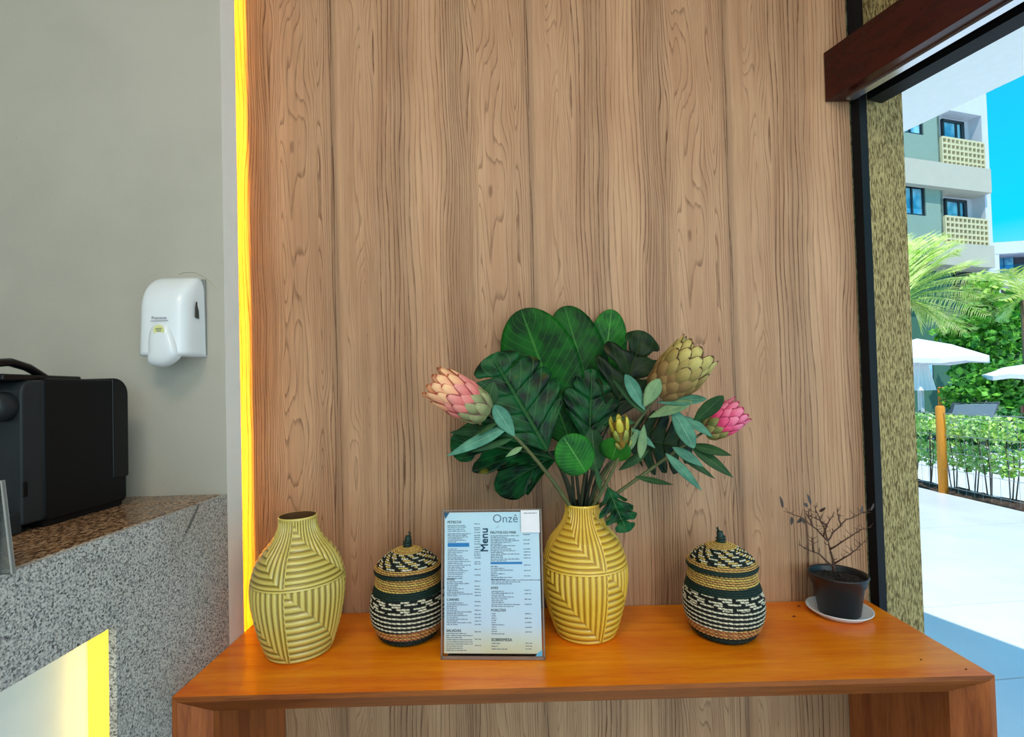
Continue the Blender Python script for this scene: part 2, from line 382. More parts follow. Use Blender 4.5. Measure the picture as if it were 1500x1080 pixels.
# ------------------------------------------------------------------ ribbed vases
VP = [(0, .060), (.004, .064), (.02, .070), (.05, .0795), (.08, .0865), (.11, .0915), (.135, .093), (.155, .0915), (.175, .087), (.195, .079), (.21, .070), (.225, .058), (.24, .047), (.252, .041), (.265, .0375), (.279, .0385)]
def interp(pr, h):
    for i in range(len(pr)-1):
        if h <= pr[i+1][0]:
            a, b = pr[i], pr[i+1]; t = (h-a[0])/(b[0]-a[0])
            p0 = pr[max(i-1, 0)]; p3 = pr[min(i+2, len(pr)-1)]
            m0 = (b[1]-p0[1])/(b[0]-p0[0]+1e-9)*(b[0]-a[0]); m1 = (p3[1]-a[1])/(p3[0]-a[0]+1e-9)*(b[0]-a[0])
            return (2*t**3-3*t*t+1)*a[1]+(t**3-2*t*t+t)*m0+(-2*t**3+3*t*t)*b[1]+(t**3-t*t)*m1
    return pr[-1][1]
def vase_mesh(th0):
    nt_, nh = 440, 240; H = .279; hm = .156; vs = []; 
    for i in range(nh+1):
        h = H*i/nh; r0 = interp(VP, h)
        for k in range(nt_):
            a = 2*PI*k/nt_; u = ((a-th0)/(PI/2)) % 1.0
            if h < hm: tt = h/hm; nr = 11.
            else: tt = (h-hm)/(H-hm); nr = 11.
            f = max(u, 1-tt)
            d = .5-.5*cos(2*PI*(f*nr-.25)); d = 1-(1-d)**1.6
            s_ = min(u, 1-u)*r0*PI/2; hb = abs(h-hm)
            if s_ < .0035: d = 1-max(0, min(1, abs(s_-.0035)/.0035))*.9
            if hb < .004: d = .95 if hb > .0012 else .5
            amp = .0028*min(1, h/.008)*min(1, (H-h)/.010)
            if h > .22: amp *= .75
            r = r0+amp*(d-.5)*1.15; vs.append((r*cos(a), r*sin(a), h))
    # rim and inside
    b = MB(); n = nt_
    fs = [(i*n+k, i*n+(k+1) % n, (i+1)*n+(k+1) % n, (i+1)*n+k) for i in range(nh) for k in range(n)]
    fs.append(tuple(range(n))[::-1])
    rr = len(vs)//n-1
    for h, r in ((.2812, .0380), (.2812, .0364), (.2795, .0354), (.265, .0345), (.24, .04), (.2, .07), (.12, .085), (.02, .06)):
        for k in range(n): vs.append((r*cos(2*PI*k/n), r*sin(2*PI*k/n), h))
        fs += [(rr*n+k, rr*n+(k+1) % n, (rr+1)*n+(k+1) % n, (rr+1)*n+k) for k in range(n)]; rr += 1
    fs.append(tuple(rr*n+k for k in range(n)))
    b.add(vs, fs); nin = n*6+1
    for q_ in range(len(b.m)-nin, len(b.m)): b.m[q_] = 1
    return b
M_inside = plain('shaded_brown_inside', s2l(92, 62, 30), .9, .2, 60)  # brown vase inside, with the mouth's shade put into the colour
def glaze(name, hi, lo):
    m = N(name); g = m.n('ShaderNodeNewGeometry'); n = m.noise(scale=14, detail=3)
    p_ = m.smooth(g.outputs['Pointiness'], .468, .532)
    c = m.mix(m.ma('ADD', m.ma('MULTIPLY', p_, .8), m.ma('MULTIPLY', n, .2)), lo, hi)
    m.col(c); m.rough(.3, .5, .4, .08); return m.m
M_vl = glaze('mustard_glaze_muted_light', s2l(222, 200, 104), s2l(128, 104, 26)); M_vr = glaze('mustard_glaze_warm_light', s2l(242, 202, 74), s2l(160, 108, 10))  # one mustard glaze, muted and warm light put into its two tints
def place(px, py, r):      # base centre from the pixel of the base's front
    p = PZ(px, py, T); d = V((p.x, p.y, 0)).normalized(); return V((p.x, p.y, T))+V((d.x, d.y, 0))*r
def seam(c, off_): return math.atan2(-c.y, -c.x)+off_    # azimuth that faces the viewer
cL = place(440, 972, .062); 
vl = vase_mesh(seam(cL, -R(19))).build('vase', [M_vl, M_inside], smooth=True); vl.location = cL
tag(vl, 'empty olive-yellow ribbed ceramic vase at the left end of the table', 'vase')
cR = place(859, 946, .062)
vr = vase_mesh(seam(cR, R(29))).build('vase', [M_vr, M_inside], smooth=True); vr.location = cR
tag(vr, 'golden yellow ribbed ceramic vase holding the leaves and protea flowers', 'vase')

# ------------------------------------------------------------------ woven baskets
def mk_weave():
    m = N('woven_straw'); a = m.n('ShaderNodeAttribute', attribute_name='weave'); n = m.noise(scale=260, detail=3)
    m.col(m.mix(1., a.outputs['Color'], m.ramp(n, [(.3, .72), (.7, 1.)]), 'MULTIPLY')); m.rough(.6, .3); m.bump(n, .3, .001); return m.m
M_weave = mk_weave()
GR = s2l(22, 52, 44); BK = s2l(16, 18, 16); WH = s2l(232, 224, 196); TN = s2l(214, 164, 88); RD = s2l(196, 110, 62); YE = s2l(226, 190, 96)
def basket_color(h, row, a, lid):
    blk = int(a/(2*PI)*57)
    if not lid:
        if h < .020: return GR if row % 3 else BK
        if h < .038: return TN if (row % 2) else RD
        if h < .078: return WH if row % 2 else BK
        if h < .102: return BK if (blk+2*(row//2)) % 4 == 0 or (blk+2*(row//2)) % 4 == 1 and row % 2 == 0 else (WH if row % 2 or (blk//2) % 3 else BK)
        if h < .118: return GR
        return TN if row % 3 else YE
    if h < .153: return GR if row % 4 else BK
    if h < .160: return TN
    if h < .185: return BK if (blk+row) % 5 == 0 or (blk+row) % 5 == 1 else (WH if row % 2 else (YE if (blk//3) % 3 else GR))
    return TN if row % 2 else YE
def weave_mesh(pr, h0, h1, rowh, lid, spiral, amp=.0026, nt_=300):
    # arc-length sampling of the profile
    S = []; L = 0; N_ = 400; last = None
    for i in range(N_+1):
        h = h0+(h1-h0)*i/N_; r = interp(pr, h)
        if last: L += math.hypot(h-last[0], r-last[1])
        S.append((L, h, r)); last = (h, r)
    rows = int(L/rowh); ns = rows*7; vs = []; cols = []; j = 0
    for i in range(ns+1):
        l = L*i/ns
        while j < N_-1 and S[j+1][0] < l: j += 1
        a_, b_ = S[j], S[j+1]; t = (l-a_[0])/(b_[0]-a_[0]+1e-9); h = a_[1]+(b_[1]-a_[1])*t; r = a_[2]+(b_[2]-a_[2])*t
        dh = b_[1]-a_[1]; dr = b_[2]-a_[2]; q = math.hypot(dh, dr)+1e-9; nr, nh2 = dh/q, -dr/q
        for k in range(nt_):
            a = 2*PI*k/nt_; rc = l/rowh+spiral*k/nt_; row = int(rc); fr_ = rc-row
            tw = sin(a*50+row*PI+ (fr_-.5)*2.4)
            d = amp*(abs(sin(PI*fr_))**.7-.5)+.0008*tw*sin(PI*fr_)
            d *= min(1, i/5, (ns-i)/5)
            vs.append(((r+d*nr)*cos(a), (r+d*nr)*sin(a), h+d*nh2)); 
            cols.append(basket_color(h0+(h-h0) if not lid else h, row, (a+row*.0) % (2*PI), lid) if fr_ > .13 and fr_ < .87 and tw > -.93 else tuple(c*.25 for c in GR))
    b = MB(); n = nt_
    b.add(vs, [(i*n+k, i*n+(k+1) % n, (i+1)*n+(k+1) % n, (i+1)*n+k) for i in range(ns) for k in range(n)]+[tuple(range(n))[::-1], tuple(ns*n+k for k in range(n))])
    me = b.mesh('weave', M_weave, True)
    at = me.color_attributes.new('weave', 'FLOAT_COLOR', 'POINT')
    at.data.foreach_set('color', [x for c in cols for x in (*c, 1.)])
    return me
BP = [(0, .050), (.006, .060), (.02, .070), (.04, .078), (.06, .0815), (.08, .081), (.10, .0765), (.12, .0705), (.144, .066), (.15, .064)]
LP = [(.141, .066), (.145, .0715), (.150, .0718), (.156, .0690), (.168, .058), (.180, .042), (.188, .026), (.194, .010)]
body = weave_mesh(BP, 0, .15, .0046, False, 3); lidm = weave_mesh(LP, .141, .194, .0045, True, 2, .0018)
def basket(c, rz, label):
    root = empty('lidded_basket', c, rz); tag(root, label, 'basket', 'lidded woven baskets on the console table')
    for nm, me in (('basket_body', body), ('lid', lidm)):
        o = bpy.data.objects.new(nm, me); col.objects.link(o); o.parent = root
        if nm == 'lid': ld = o
    k = MB(); k.tube([(0, 0, .188), (0, 0, .200), (.002, 0, .212), (.003, 0, .217)], [.011, .0075, .007, .0065], 14)
    k.tube([(.0085*cos(a), .0085*sin(a), .196+a*.0009) for a in [i*.5 for i in range(26)]], .0022, 6)
    k.tube([(.003, 0, .214), (.007, .002, .221), (.004, .004, .224)], .0022, 6)
    ko = k.build('knob', M_kn, ld, smooth=True)
    return root
M_kn = plain('dark_green_straw', GR, .5, .3, 200)
basket(place(600, 946, .050), .3, 'green, white and tan woven lidded basket half hidden behind the menu')
basket(place(1061, 943, .050), 1.9, 'green, white and tan woven lidded basket between golden vase and potted plant')

# ------------------------------------------------------------------ potted plant
cp = place(1230, 916, .064)
M_sauc = plain('pale_grey_plastic', s2l(226, 230, 232), .35, .08)
sr = MB(); sr.lathe([(0, .045), (.002, .052), (.014, .067), (.016, .067), (.0155, .065), (.004, .054), (.003, .0)], 64, cap1=False)
so = sr.build('saucer', M_sauc, smooth=True); so.location = cp; tag(so, 'pale grey round saucer under the black plant pot', 'saucer')
pp = empty('potted_plant', cp+V((0, 0, .0035))); tag(pp, 'nearly bare twiggy plant in a black plastic pot at the right end', 'plant')
M_pot = plain('black_plastic', (.012, .012, .014), .38, .1, spec=.5)
k = MB(); k.lathe([(0, .0), (0, .040), (.002, .042), (.066, .052), (.068, .0555), (.084, .0585), (.088, .0615), (.0905, .0612), (.0905, .0585), (.086, .0565), (.076, .054), (.05, .047)], 72, cap0=False, cap1=False); k.build('pot', M_pot, pp, smooth=True)
M_soil = plain('dark_potting_soil', (.035, .026, .020), .95, .7, 120, bump=1.)
k = MB(); gs = []
for i in range(9):
    r = .0535*i/8
    for j in range(48): gs.append((r*cos(2*PI*j/48), r*sin(2*PI*j/48), .077+random.uniform(-.003, .003)*(i < 8)))
k.add(gs, [(i*48+j, i*48+(j+1) % 48, (i+1)*48+(j+1) % 48, (i+1)*48+j) for i in range(8) for j in range(48)])
so = k.build('soil', M_soil, pp)
k = MB(); 
for i in range(90):
    a = random.uniform(0, 2*PI); r = .05*math.sqrt(random.random()); s = random.uniform(.0012, .003)
    k.add([(r*cos(a)+s*x, r*sin(a)+s*y, .0785+s*z) for x, y, z in ((1,0,0),(-.5,.9,0),(-.5,-.8,0),(0,0,1.1))], [(0,1,3),(1,2,3),(2,0,3)])
g_ = k.build('soil_crumbs', M_soil, so); g_['kind'] = 'stuff'
M_twig = plain('brown_bark', s2l(96, 66, 52), .8, .4, 150, bump=.4)
M_tl = plain('dark_red_green_leaf', s2l(70, 52, 40), .5, .3, 80)
def at_px(px, py, dy=0): return P(px, py, cp.y+dy)-V(pp.location)
def twigs(lst, rad):
    k = MB()
    for pts in lst:
        pts = [at_px(*p) for p in pts]; sub = []
        for i in range(len(pts)-1):
            for j in range(3):
                q = pts[i].lerp(pts[i+1], j/3); q += V([random.uniform(-.0012, .0012) for _ in range(3)])*(1 if (i or j) else 0); sub.append(q)
        sub.append(pts[-1]); n = len(sub)
        k.tube(sub, [rad*(1-.72*i/(n-1)) for i in range(n)], 6)
        # side shoots
        for i in range(2, n-1):
            for _ in range(2):
                if random.random() < .85:
                    d = V((random.uniform(-1, 1), random.uniform(-1, 1), random.uniform(-.1, 1))).normalized()*random.uniform(.006, .018)
                    k.tube([sub[i], sub[i]+d*.6, sub[i]+d+V((0, 0, .003))], [rad*.35, rad*.28, rad*.2], 5)
    return k
br = [[(1222, 838), (1218, 812), (1213, 792)],
 [(1213, 793), (1196, 776), (1172, 757, -.02), (1148, 749, -.03)], [(1213, 792), (1222, 778, .02), (1240, 762, .03), (1262, 752, .04), (1278, 747, .04)],
 [(1213, 792), (1206, 772, .02), (1197, 752, .03), (1192, 740, .03)], [(1216, 805), (1240, 790, -.03), (1262, 776, -.04), (1276, 772, -.04)],
 [(1220, 830), (1200, 812, -.03), (1178, 803, -.04), (1170, 797, -.04)], [(1222, 826), (1245, 812, -.03), (1258, 802, -.03), (1268, 790, -.03)],
 [(1190, 770), (1184, 758), (1186, 745)], [(1206, 786), (1212, 768, -.02), (1222, 750, -.03)], [(1232, 770, .02), (1228, 758, .02), (1226, 745, .02)],
 [(1192, 808), (1190, 796, -.02), (1189, 786, -.02)], [(1212, 772), (1200, 762), (1178, 752)]]
st_ = twigs(br[:1], .0035).build('stem', M_twig, pp, smooth=True)
for b in br[1:]: twigs([b], .0021).build('branch', M_twig, pp, smooth=True)

def leaf_mb(L, Wd, prof=None, bend=.15, fold=.12, nu=14, nv=4, slots=None, wave=0, tip=1., ty=0, mb=None, xf=None):
    """leaf along +Y from the origin, up = +Z.  returns verts, faces, uv"""
    vs, fs, uv = [], [], []
    for i in range(nu+1):
        u = .5-.5*cos(PI*i/nu)
        wd = prof(u)*Wd
        for j in range(-nv, nv+1):
            v = j/nv
            z = L*bend*(u*u)*(-1)+abs(v)*wd*fold - (v*v)*wd*fold*.7+wave*sin(u*19+v)*abs(v)*wd
            vs.append((v*wd, u*L+ty*abs(v)*wd, z)); uv.append((v*.5+.5, u))
    m_ = 2*nv+1
    for i in range(nu):
        for j in range(m_-1):
            if slots and slots((i+.5)/nu, (j+.5-nv)/nv): continue
            fs.append((i*m_+j, i*m_+j+1, (i+1)*m_+j+1, (i+1)*m_+j))
    return vs, fs, uv
def monstera_mb(L, Wd, prof, bend, fold, nl, gap, ty=.1, rip=.006):
    """split leaf: a solid blade round the midrib, then separate lobes towards the edge"""
    vs, fs, uv = [], [], []
    def S(u, v):
        wd = prof(min(1, max(0, u)))*Wd
        return (v*wd, u*L+ty*abs(v)*wd, -L*bend*u*u+abs(v)*wd*fold-(v*v)*wd*fold*.9+rip*sin(u*nl*2*PI)*abs(v))
    na, ns = 7, 10
    for sg in (-1, 1):
        for k_ in range(nl):
            u0, u1 = k_/nl, (k_+1)/nl; rv = random.uniform(.88, 1.04); s0 = random.uniform(.22, .42)
            i0 = len(vs)
            for i in range(ns+1):
                s_ = i/ns; g = gap*max(0, min(1, (s_-s0)/.22))+.30*max(0, (s_-.72)/.28)**2.2
                sh = .55/nl*s_*(1-u0)*2.0
                for j in range(na+1):
                    t = j/na; t = .5+(t-.5)*(1-g) if (0 < k_ < nl-1) else (1-(1-t)*(1-g) if k_ == nl-1 else t*(1-g))
                    u = u0+(u1-u0)*t; rr = s_*rv*(1-.10*abs(2*t-1)**3*s_)
                    p = S(u, rr*(sg)); vs.append((p[0], p[1]+sh*L*(1-.6*u), p[2])); uv.append((sg*s_*.5+.5, u))
            for i in range(ns):
                for j in range(na):
                    a = i0+i*(na+1)+j; q = (a, a+1, a+na+2, a+na+1); fs.append(q if sg < 0 else q[::-1])
    return vs, fs, uv
def leaf_obj(name, data, mat, M4, parent, sub=True, thick=0):
    vs, fs, uv = data; me = bpy.data.meshes.new(name); me.from_pydata(vs, [], fs); me.materials.append(mat)
    ul = me.uv_layers.new(name='UVMap'); buf = []
    for l in me.loops: buf += uv[l.vertex_index]
    ul.data.foreach_set('uv', buf); me.polygons.foreach_set('use_smooth', [True]*len(fs)); me.update()
    o = bpy.data.objects.new(name, me); col.objects.link(o); o.parent = parent
    pw = Mx.Translation(-V(parent.location)) if parent else Mx()
    o.matrix_local = pw @ M4; 
    if thick:
        s = o.modifiers.new('s', 'SOLIDIFY'); s.thickness = thick
    return o
def frame(base, tip, face):
    y = (V(tip)-V(base)); L = y.length; y.normalize(); f = V(face); x = y.cross(f).normalized(); z = x.cross(y)
    m4 = Mx((x, y, z)).transposed().to_4x4(); m4.translation = V(base); return m4, L
oval = lambda u: (max(0, 1-((u-.58)/.42)**2)**.5 if u > .58 else max(.02, math.sin(PI/2*u/.58))**.7)
lance = lambda u: (math.sin(PI*u**.85)**.9 if 0 < u < 1 else 0.)
obov = lambda u: (math.sin(PI*u**1.35)**.62 if 0 < u < 1 else .02)
round_ = lambda u: math.sqrt(max(0, 1-(2*u-1)**2))
def heart(u): return (max(0, 1-((u-.38)/.62)**2)**.55 if u > .38 else (.55+.45*math.sin(PI/2*u/.38)**.6))
def leafmat(name, c1, c2, vein, nv=12, slant=3., gloss=.35, patch=None):
    m = N(name); tcn = m.n('ShaderNodeTexCoord'); s_ = m.n('ShaderNodeSeparateXYZ'); m.t.links.new(tcn.outputs['UV'], s_.inputs[0])
    av = m.ma('ABSOLUTE', m.ma('SUBTRACT', s_.outputs[0], .5)); av = m.ma('MULTIPLY', av, 2.)
    fv = m.ma('FRACT', m.ma('SUBTRACT', m.ma('MULTIPLY', s_.outputs[1], float(nv)), m.ma('MULTIPLY', av, slant)))
    ve = m.ma('MULTIPLY', m.smooth(fv, .84, .92), m.smooth(fv, 1., .93)); ve = m.ma('MULTIPLY', ve, .45)
    mid = m.ma('MULTIPLY', m.smooth(av, .045, .02), .75)
    n = m.noise(scale=22, detail=3); c = m.mix(m.smooth(n, .35, .65), c1, c2)
    if patch: c = m.mix(m.smooth(m.noise(scale=16, detail=1), .60, .72), c, patch)
    m.col(m.mix(m.ma('MAXIMUM', ve, mid), c, vein)); m.rough(gloss, .17); m.bump(m.ma('SUBTRACT', fv, .5), .4, .002)
    m.b.inputs['Transmission Weight'].default_value = 0
    return m.m
ML_dark = leafmat('dark_green_leaf', s2l(10, 84, 14), s2l(2, 46, 8), s2l(58, 120, 44), 16, 3.5, .5)
ML_mon = leafmat('monstera_green', s2l(12, 80, 36), s2l(1, 20, 12), s2l(70, 112, 66), 7, 2.2, .38, s2l(96, 92, 22))
ML_mon2 = leafmat('monstera_brown_green', s2l(30, 54, 22), s2l(10, 24, 12), s2l(64, 80, 46), 7, 2.2, .42, s2l(56, 50, 24))
ML_bri = leafmat('bright_green_leaf', s2l(34, 112, 26), s2l(8, 70, 22), s2l(90, 150, 70), 11, 3., .5)
ML_blu = leafmat('blue_green_leaf', s2l(94, 150, 124), s2l(60, 112, 92), s2l(140, 178, 150), 9, 4., .6)
ML_mid = leafmat('mid_green_leaf', s2l(50, 88, 48), s2l(36, 68, 40), s2l(100, 130, 90), 9, 4., .5)
ML_pale = leafmat('pale_green_leaf', s2l(134, 164, 116), s2l(96, 132, 92), s2l(160, 180, 140), 9, 4., .6)
M_stem = plain('green_brown_stem', s2l(98, 104, 62), .6, .4, 90, bump=.3)
M_stemd = plain('dark_stem', s2l(46, 54, 34), .6, .3, 90)
mouth = V((cR.x, cR.y, T+.262))
def stem_in(px, py, Y, jitter, ctrl=None, parent=None, r=.0035, mat=None):
    root = mouth+V(jitter); top = P(px, py, Y)
    c = P(*ctrl) if ctrl else V((root.x*.7+top.x*.3, root.y*.5+top.y*.5, root.z*.35+top.z*.65))
    bot = V((cR.x-jitter[0]*1.2, cR.y-jitter[1]*1.2, T+.10))
    pts = [bot, root.lerp(bot, .4)]
    for i in range(13):
        t = i/12; pts.append(root*(1-t)**2+c*2*t*(1-t)+top*t*t)
    k = MB(); k.tube(pts, [r*1.15]*2+[r*(1.15-.45*i/12) for i in range(13)], 8)
    return k, pts
MON = lambda nl, w: (int(nl), w)
BQ = 'artificial stems standing in the golden vase'
def big_leaf(label, nm, base, tip, Y0, Y1, W, mat, pr, jit, face=(0, -1, .15), bend=.1, fold=.15, slots=None, ctrl=None, sc_w=1., wave=0, ty=0):
    root = empty(nm, mouth+V(jit)); tag(root, label, 'leaf', BQ)
    b = P(*base, Y0); t = P(*tip, Y1)
    k, pts = stem_in(*base, Y0, jit, ctrl); wpart(k, 'stem', M_stemd, root, smooth=True)
    m4, L = frame(b, t, face)
    leaf_obj('leaf_blade', (monstera_mb(L, W/2, pr, bend, fold, slots[0], slots[1], ty) if slots else leaf_mb(L, W/2, pr, bend, fold, 24, 6, None, wave, ty=ty)), mat, m4, root, thick=.0006)
    return root
big_leaf('largest oblong dark green leaf at upper left of the bouquet', 'oblong_leaf', (838, 655), (762, 452), 1.17, 1.18, .180, ML_dark, oval, (-.004, .008, 0), (-.2, -1, .2), .04, .1)
big_leaf('dark oblong leaf in the middle behind the largest leaf', 'oblong_leaf', (876, 620), (828, 447), 1.20, 1.22, .135, ML_dark, oval, (.004, .016, 0), (0.1, -1, .1), .03)
big_leaf('bright green rounded leaf tip at the top centre', 'oblong_leaf', (878, 590), (897, 453), 1.228, 1.228, .098, ML_bri, oval, (.008, .018, 0), (.1, -1, .1), .02)
big_leaf('glossy split monstera leaf in front on the left', 'monstera_leaf', (803, 662), (722, 520), 1.085, 1.09, .215, ML_mon, heart, (-.012, .0, 0), (.25, -1, .1), .05, .12, MON(5, .11), ty=.12)
big_leaf('dark brown-green split monstera leaf at the upper right', 'monstera_leaf', (893, 622), (945, 488), 1.16, 1.17, .165, ML_mon2, heart, (.008, .008, 0), (.15, -1, .3), .05, .2, MON(4, .30), ty=.1)
big_leaf('drooping dark monstera leaf at lower left of bouquet', 'monstera_leaf', (812, 672), (668, 640), 1.15, 1.13, .150, ML_mon, heart, (-.02, .006, 0), (.1, -.9, .6), .08, .15, MON(3, .18), ty=.1)
big_leaf('low green monstera lobe above the menu', 'monstera_leaf', (834, 655), (735, 712), 1.17, 1.17, .110, ML_mon, heart, (-.016, .012, 0), (0, -1, .4), .05, .15, MON(2, .14), ty=.1)
big_leaf('dark monstera leaf behind the flowers on the right', 'monstera_leaf', (905, 640), (1015, 655), 1.19, 1.19, .155, ML_mon2, heart, (.016, .008, 0), (.1, -1, .3), .05, .15, MON(5, .2), ty=.1)
big_leaf('dark leaf filling the middle of the bouquet', 'monstera_leaf', (862, 668), (868, 545), 1.14, 1.16, .13, ML_mon, heart, (.0, .012, 0), (.1, -1, .2), .05, .15, MON(3, .08), ty=.1)
big_leaf('small split monstera leaf hanging beside the golden vase neck', 'monstera_leaf', (890, 712), (914, 780), 1.10, 1.06, .085, ML_mon, heart, (.022, -.004, 0), (.3, -1, .35), -.15, .1, MON(4, .30), ctrl=(886, 700, 1.10), ty=.1)
big_leaf('small round green leaf low in the middle', 'round_leaf', (858, 692), (826, 640), 1.03, 1.02, .084, ML_bri, round_, (-.006, -.012, 0), (.1, -1, .2), .05)
big_leaf('small round green leaf right of the middle one', 'round_leaf', (896, 674), (906, 645), 1.06, 1.03, .066, ML_bri, round_, (.008, -.012, 0), (.1, -.8, .7), .1)
big_leaf('half hidden round dark leaf between the two small ones', 'round_leaf', (872, 690), (868, 630), 1.09, 1.08, .05, ML_mid, round_, (.004, -.006, 0), (.1, -1, .2), .05)

# protea flowers
def bract_mesh(name, L, W, curl, mat):
    vs, fs, uv = leaf_mb(L, W/2, lambda u: (.65+.35*sin(PI*min(1, u*1.1+.1))) * (1 if u < .66 else math.sqrt(max(0.004, 1-((u-.66)/.34)**2))), 0, 0, 9, 3)
    vs = [(x*(1-.10*(y/L)), y, -((x/(W/2))**2)*W*.22 + .10*L*sin(PI*y/L) - curl*L*(y/L)**3) for x, y, z in vs]
    me = bpy.data.meshes.new(name); me.from_pydata(vs, [], fs); me.materials.append(mat)
    ul = me.uv_layers.new(name='UVMap'); buf = []
    for l in me.loops: buf += uv[l.vertex_index]
    ul.data.foreach_set('uv', buf); me.polygons.foreach_set('use_smooth', [True]*len(fs)); return me
def bmat(name, body_c, tip_c, edge_c, r=.6):
    m = N(name); tcn = m.n('ShaderNodeTexCoord'); s_ = m.n('ShaderNodeSeparateXYZ'); m.t.links.new(tcn.outputs['UV'], s_.inputs[0])
    av = m.ma('MULTIPLY', m.ma('ABSOLUTE', m.ma('SUBTRACT', s_.outputs[0], .5)), 2.)
    c = m.mix(m.smooth(s_.outputs[1], .3, .9), body_c, tip_c); n = m.noise(scale=90, detail=3)
    c = m.mix(m.smooth(n, .4, .7, 0., .3), c, tuple(k*.5 for k in body_c))
    ed = m.ma('MAXIMUM', m.smooth(av, .72, .9), m.smooth(s_.outputs[1], .90, .97))
    m.col(m.mix(ed, c, edge_c)); m.rough(r, .3); return m.m
def protea(label, base, tip, Y0, Y1, Rd, rows, mats, jit, ctrl, leaves, open_=.0, stem_r=.0042, nper=10):
    root = empty('protea_stem', mouth+V(jit)); tag(root, label, 'flower', BQ)
    k, pts = stem_in(*base, Y0, jit, ctrl, r=stem_r); wpart(k, 'stem', M_stem, root, smooth=True)
    b = P(*base, Y0); t = P(*tip, Y1); ax = (t-b); L = ax.length; ax.normalize()
    x = ax.cross(V((0, 0, 1))).normalized(); y = ax.cross(x)
    fr4 = Mx((x, y, ax)).transposed().to_4x4(); fr4.translation = b-V(root.location)
    prof_ = lambda u: Rd*(math.sin(PI*min(1, .14+u*.66))**.6)
    c_ = MB(); c_.lathe([(L*.9*i/12, prof_(i/12)*.86*(1 if i < 12 else .3)) for i in range(13)], 24)
    hd_ = c_.build('flower_head', mats[-1], root, smooth=True); hd_.matrix_local = fr4
    for i in range(rows):
        u = i/(rows-1); me = bract_mesh('bract', L*(.34+.14*u), Rd*(.72+.12*u), .18-.34*u*(1-open_), mats[min(int(u*(len(mats)-1.01)), len(mats)-2)])
        z = L*(-.02+.60*u); rr = prof_(max(.02, u*.62))*(1.0-.04*u); nn = nper if i else nper-2
        for j in range(nn):
            a = 2*PI*(j+.5*(i % 2))/nn+random.uniform(-.05, .05)
            ra = V((cos(a), sin(a), 0)); tilt = .5*(1-u)**1.3-.16*u+open_*.4
            yy = (V((0, 0, 1))*cos(tilt)+ra*sin(tilt)); xx = yy.cross(ra).normalized(); zz = xx.cross(yy)
            m4 = Mx((xx, yy, zz)).transposed().to_4x4(); m4.translation = ra*rr*.93+V((0, 0, z))
            o = bpy.data.objects.new('bract', me); col.objects.link(o); o.parent = hd_; o.matrix_local = m4 @ Mx.Rotation(random.uniform(-.06, .06), 4, 'X')
    for (bx, by, bY, tx, ty_, tY, W, mt, face, bend) in leaves:
        m4, LL = frame(P(bx, by, bY), P(tx, ty_, tY), face)
        leaf_obj('leaf', leaf_mb(LL, W/2, lance if W < .03 else obov, bend, .25, 16, 4, None, .02), mt, m4, root, thick=.0005)
    return root
PK = [bmat('sage_green_bract', s2l(122, 128, 84), s2l(160, 160, 112), s2l(110, 80, 66)), bmat('dusky_pink_bract', s2l(214, 108, 104), s2l(232, 150, 138), s2l(150, 52, 50)),
      bmat('peach_bract', s2l(236, 150, 120), s2l(246, 192, 142), s2l(176, 76, 50)), bmat('orange_peach_bract', s2l(238, 150, 80), s2l(250, 206, 140), s2l(190, 86, 40))]
YG_ = 0; YG = [bmat('brown_green_bract', s2l(118, 88, 50), s2l(150, 120, 70), s2l(84, 40, 24)), bmat('olive_bract', s2l(124, 104, 54), s2l(172, 150, 84), s2l(70, 34, 22)),
      bmat('yellow_green_bract', s2l(150, 134, 70), s2l(204, 188, 112), s2l(84, 46, 24)), bmat('cream_bract', s2l(204, 192, 128), s2l(250, 244, 216), s2l(104, 66, 36))]
HP = [bmat('olive_pink_bract', s2l(110, 118, 60), s2l(150, 140, 80), s2l(120, 60, 50)), bmat('hot_pink_bract', s2l(222, 60, 106), s2l(236, 92, 132), s2l(150, 24, 62)),
      bmat('rose_pink_bract', s2l(232, 84, 126), s2l(246, 140, 168), s2l(168, 34, 76)), bmat('light_pink_bract', s2l(240, 120, 156), s2l(250, 176, 196), s2l(190, 60, 100))]
BU = [bmat('bud_green_bract', s2l(122, 132, 58), s2l(168, 170, 80), s2l(92, 84, 40)), bmat('bud_yellow_bract', s2l(186, 172, 50), s2l(214, 196, 80), s2l(120, 96, 30)), bmat('bud_yellow_bract', s2l(200, 184, 50), s2l(222, 204, 90), s2l(130, 100, 30))]
f_ = (0, -1, .3)
protea('peach and pink protea flower leaning out to the left', (712, 604), (636, 560), 1.02, .99, .039, 6, PK, (-.02, -.01, 0), (782, 655, 1.05),
  [(748, 622, 1.02, 654, 672, .98, .026, ML_blu, (.2, -1, .5), -.10), (754, 640, 1.02, 724, 594, 1.0, .034, ML_blu, (.1, -1, .2), .05), (752, 642, 1.03, 690, 664, 1.0, .014, ML_mid, f_, -.1),
   (712, 606, 1.03, 722, 560, 1.02, .034, ML_mid, f_, .1), (748, 628, 1.05, 658, 634, 1.08, .026, ML_mid, f_, .0), (765, 655, 1.03, 742, 668, 1.0, .012, ML_pale, f_, .1), (730, 618, 1.01, 688, 640, 1.0, .018, ML_mid, (0, -.6, 1), .1)])
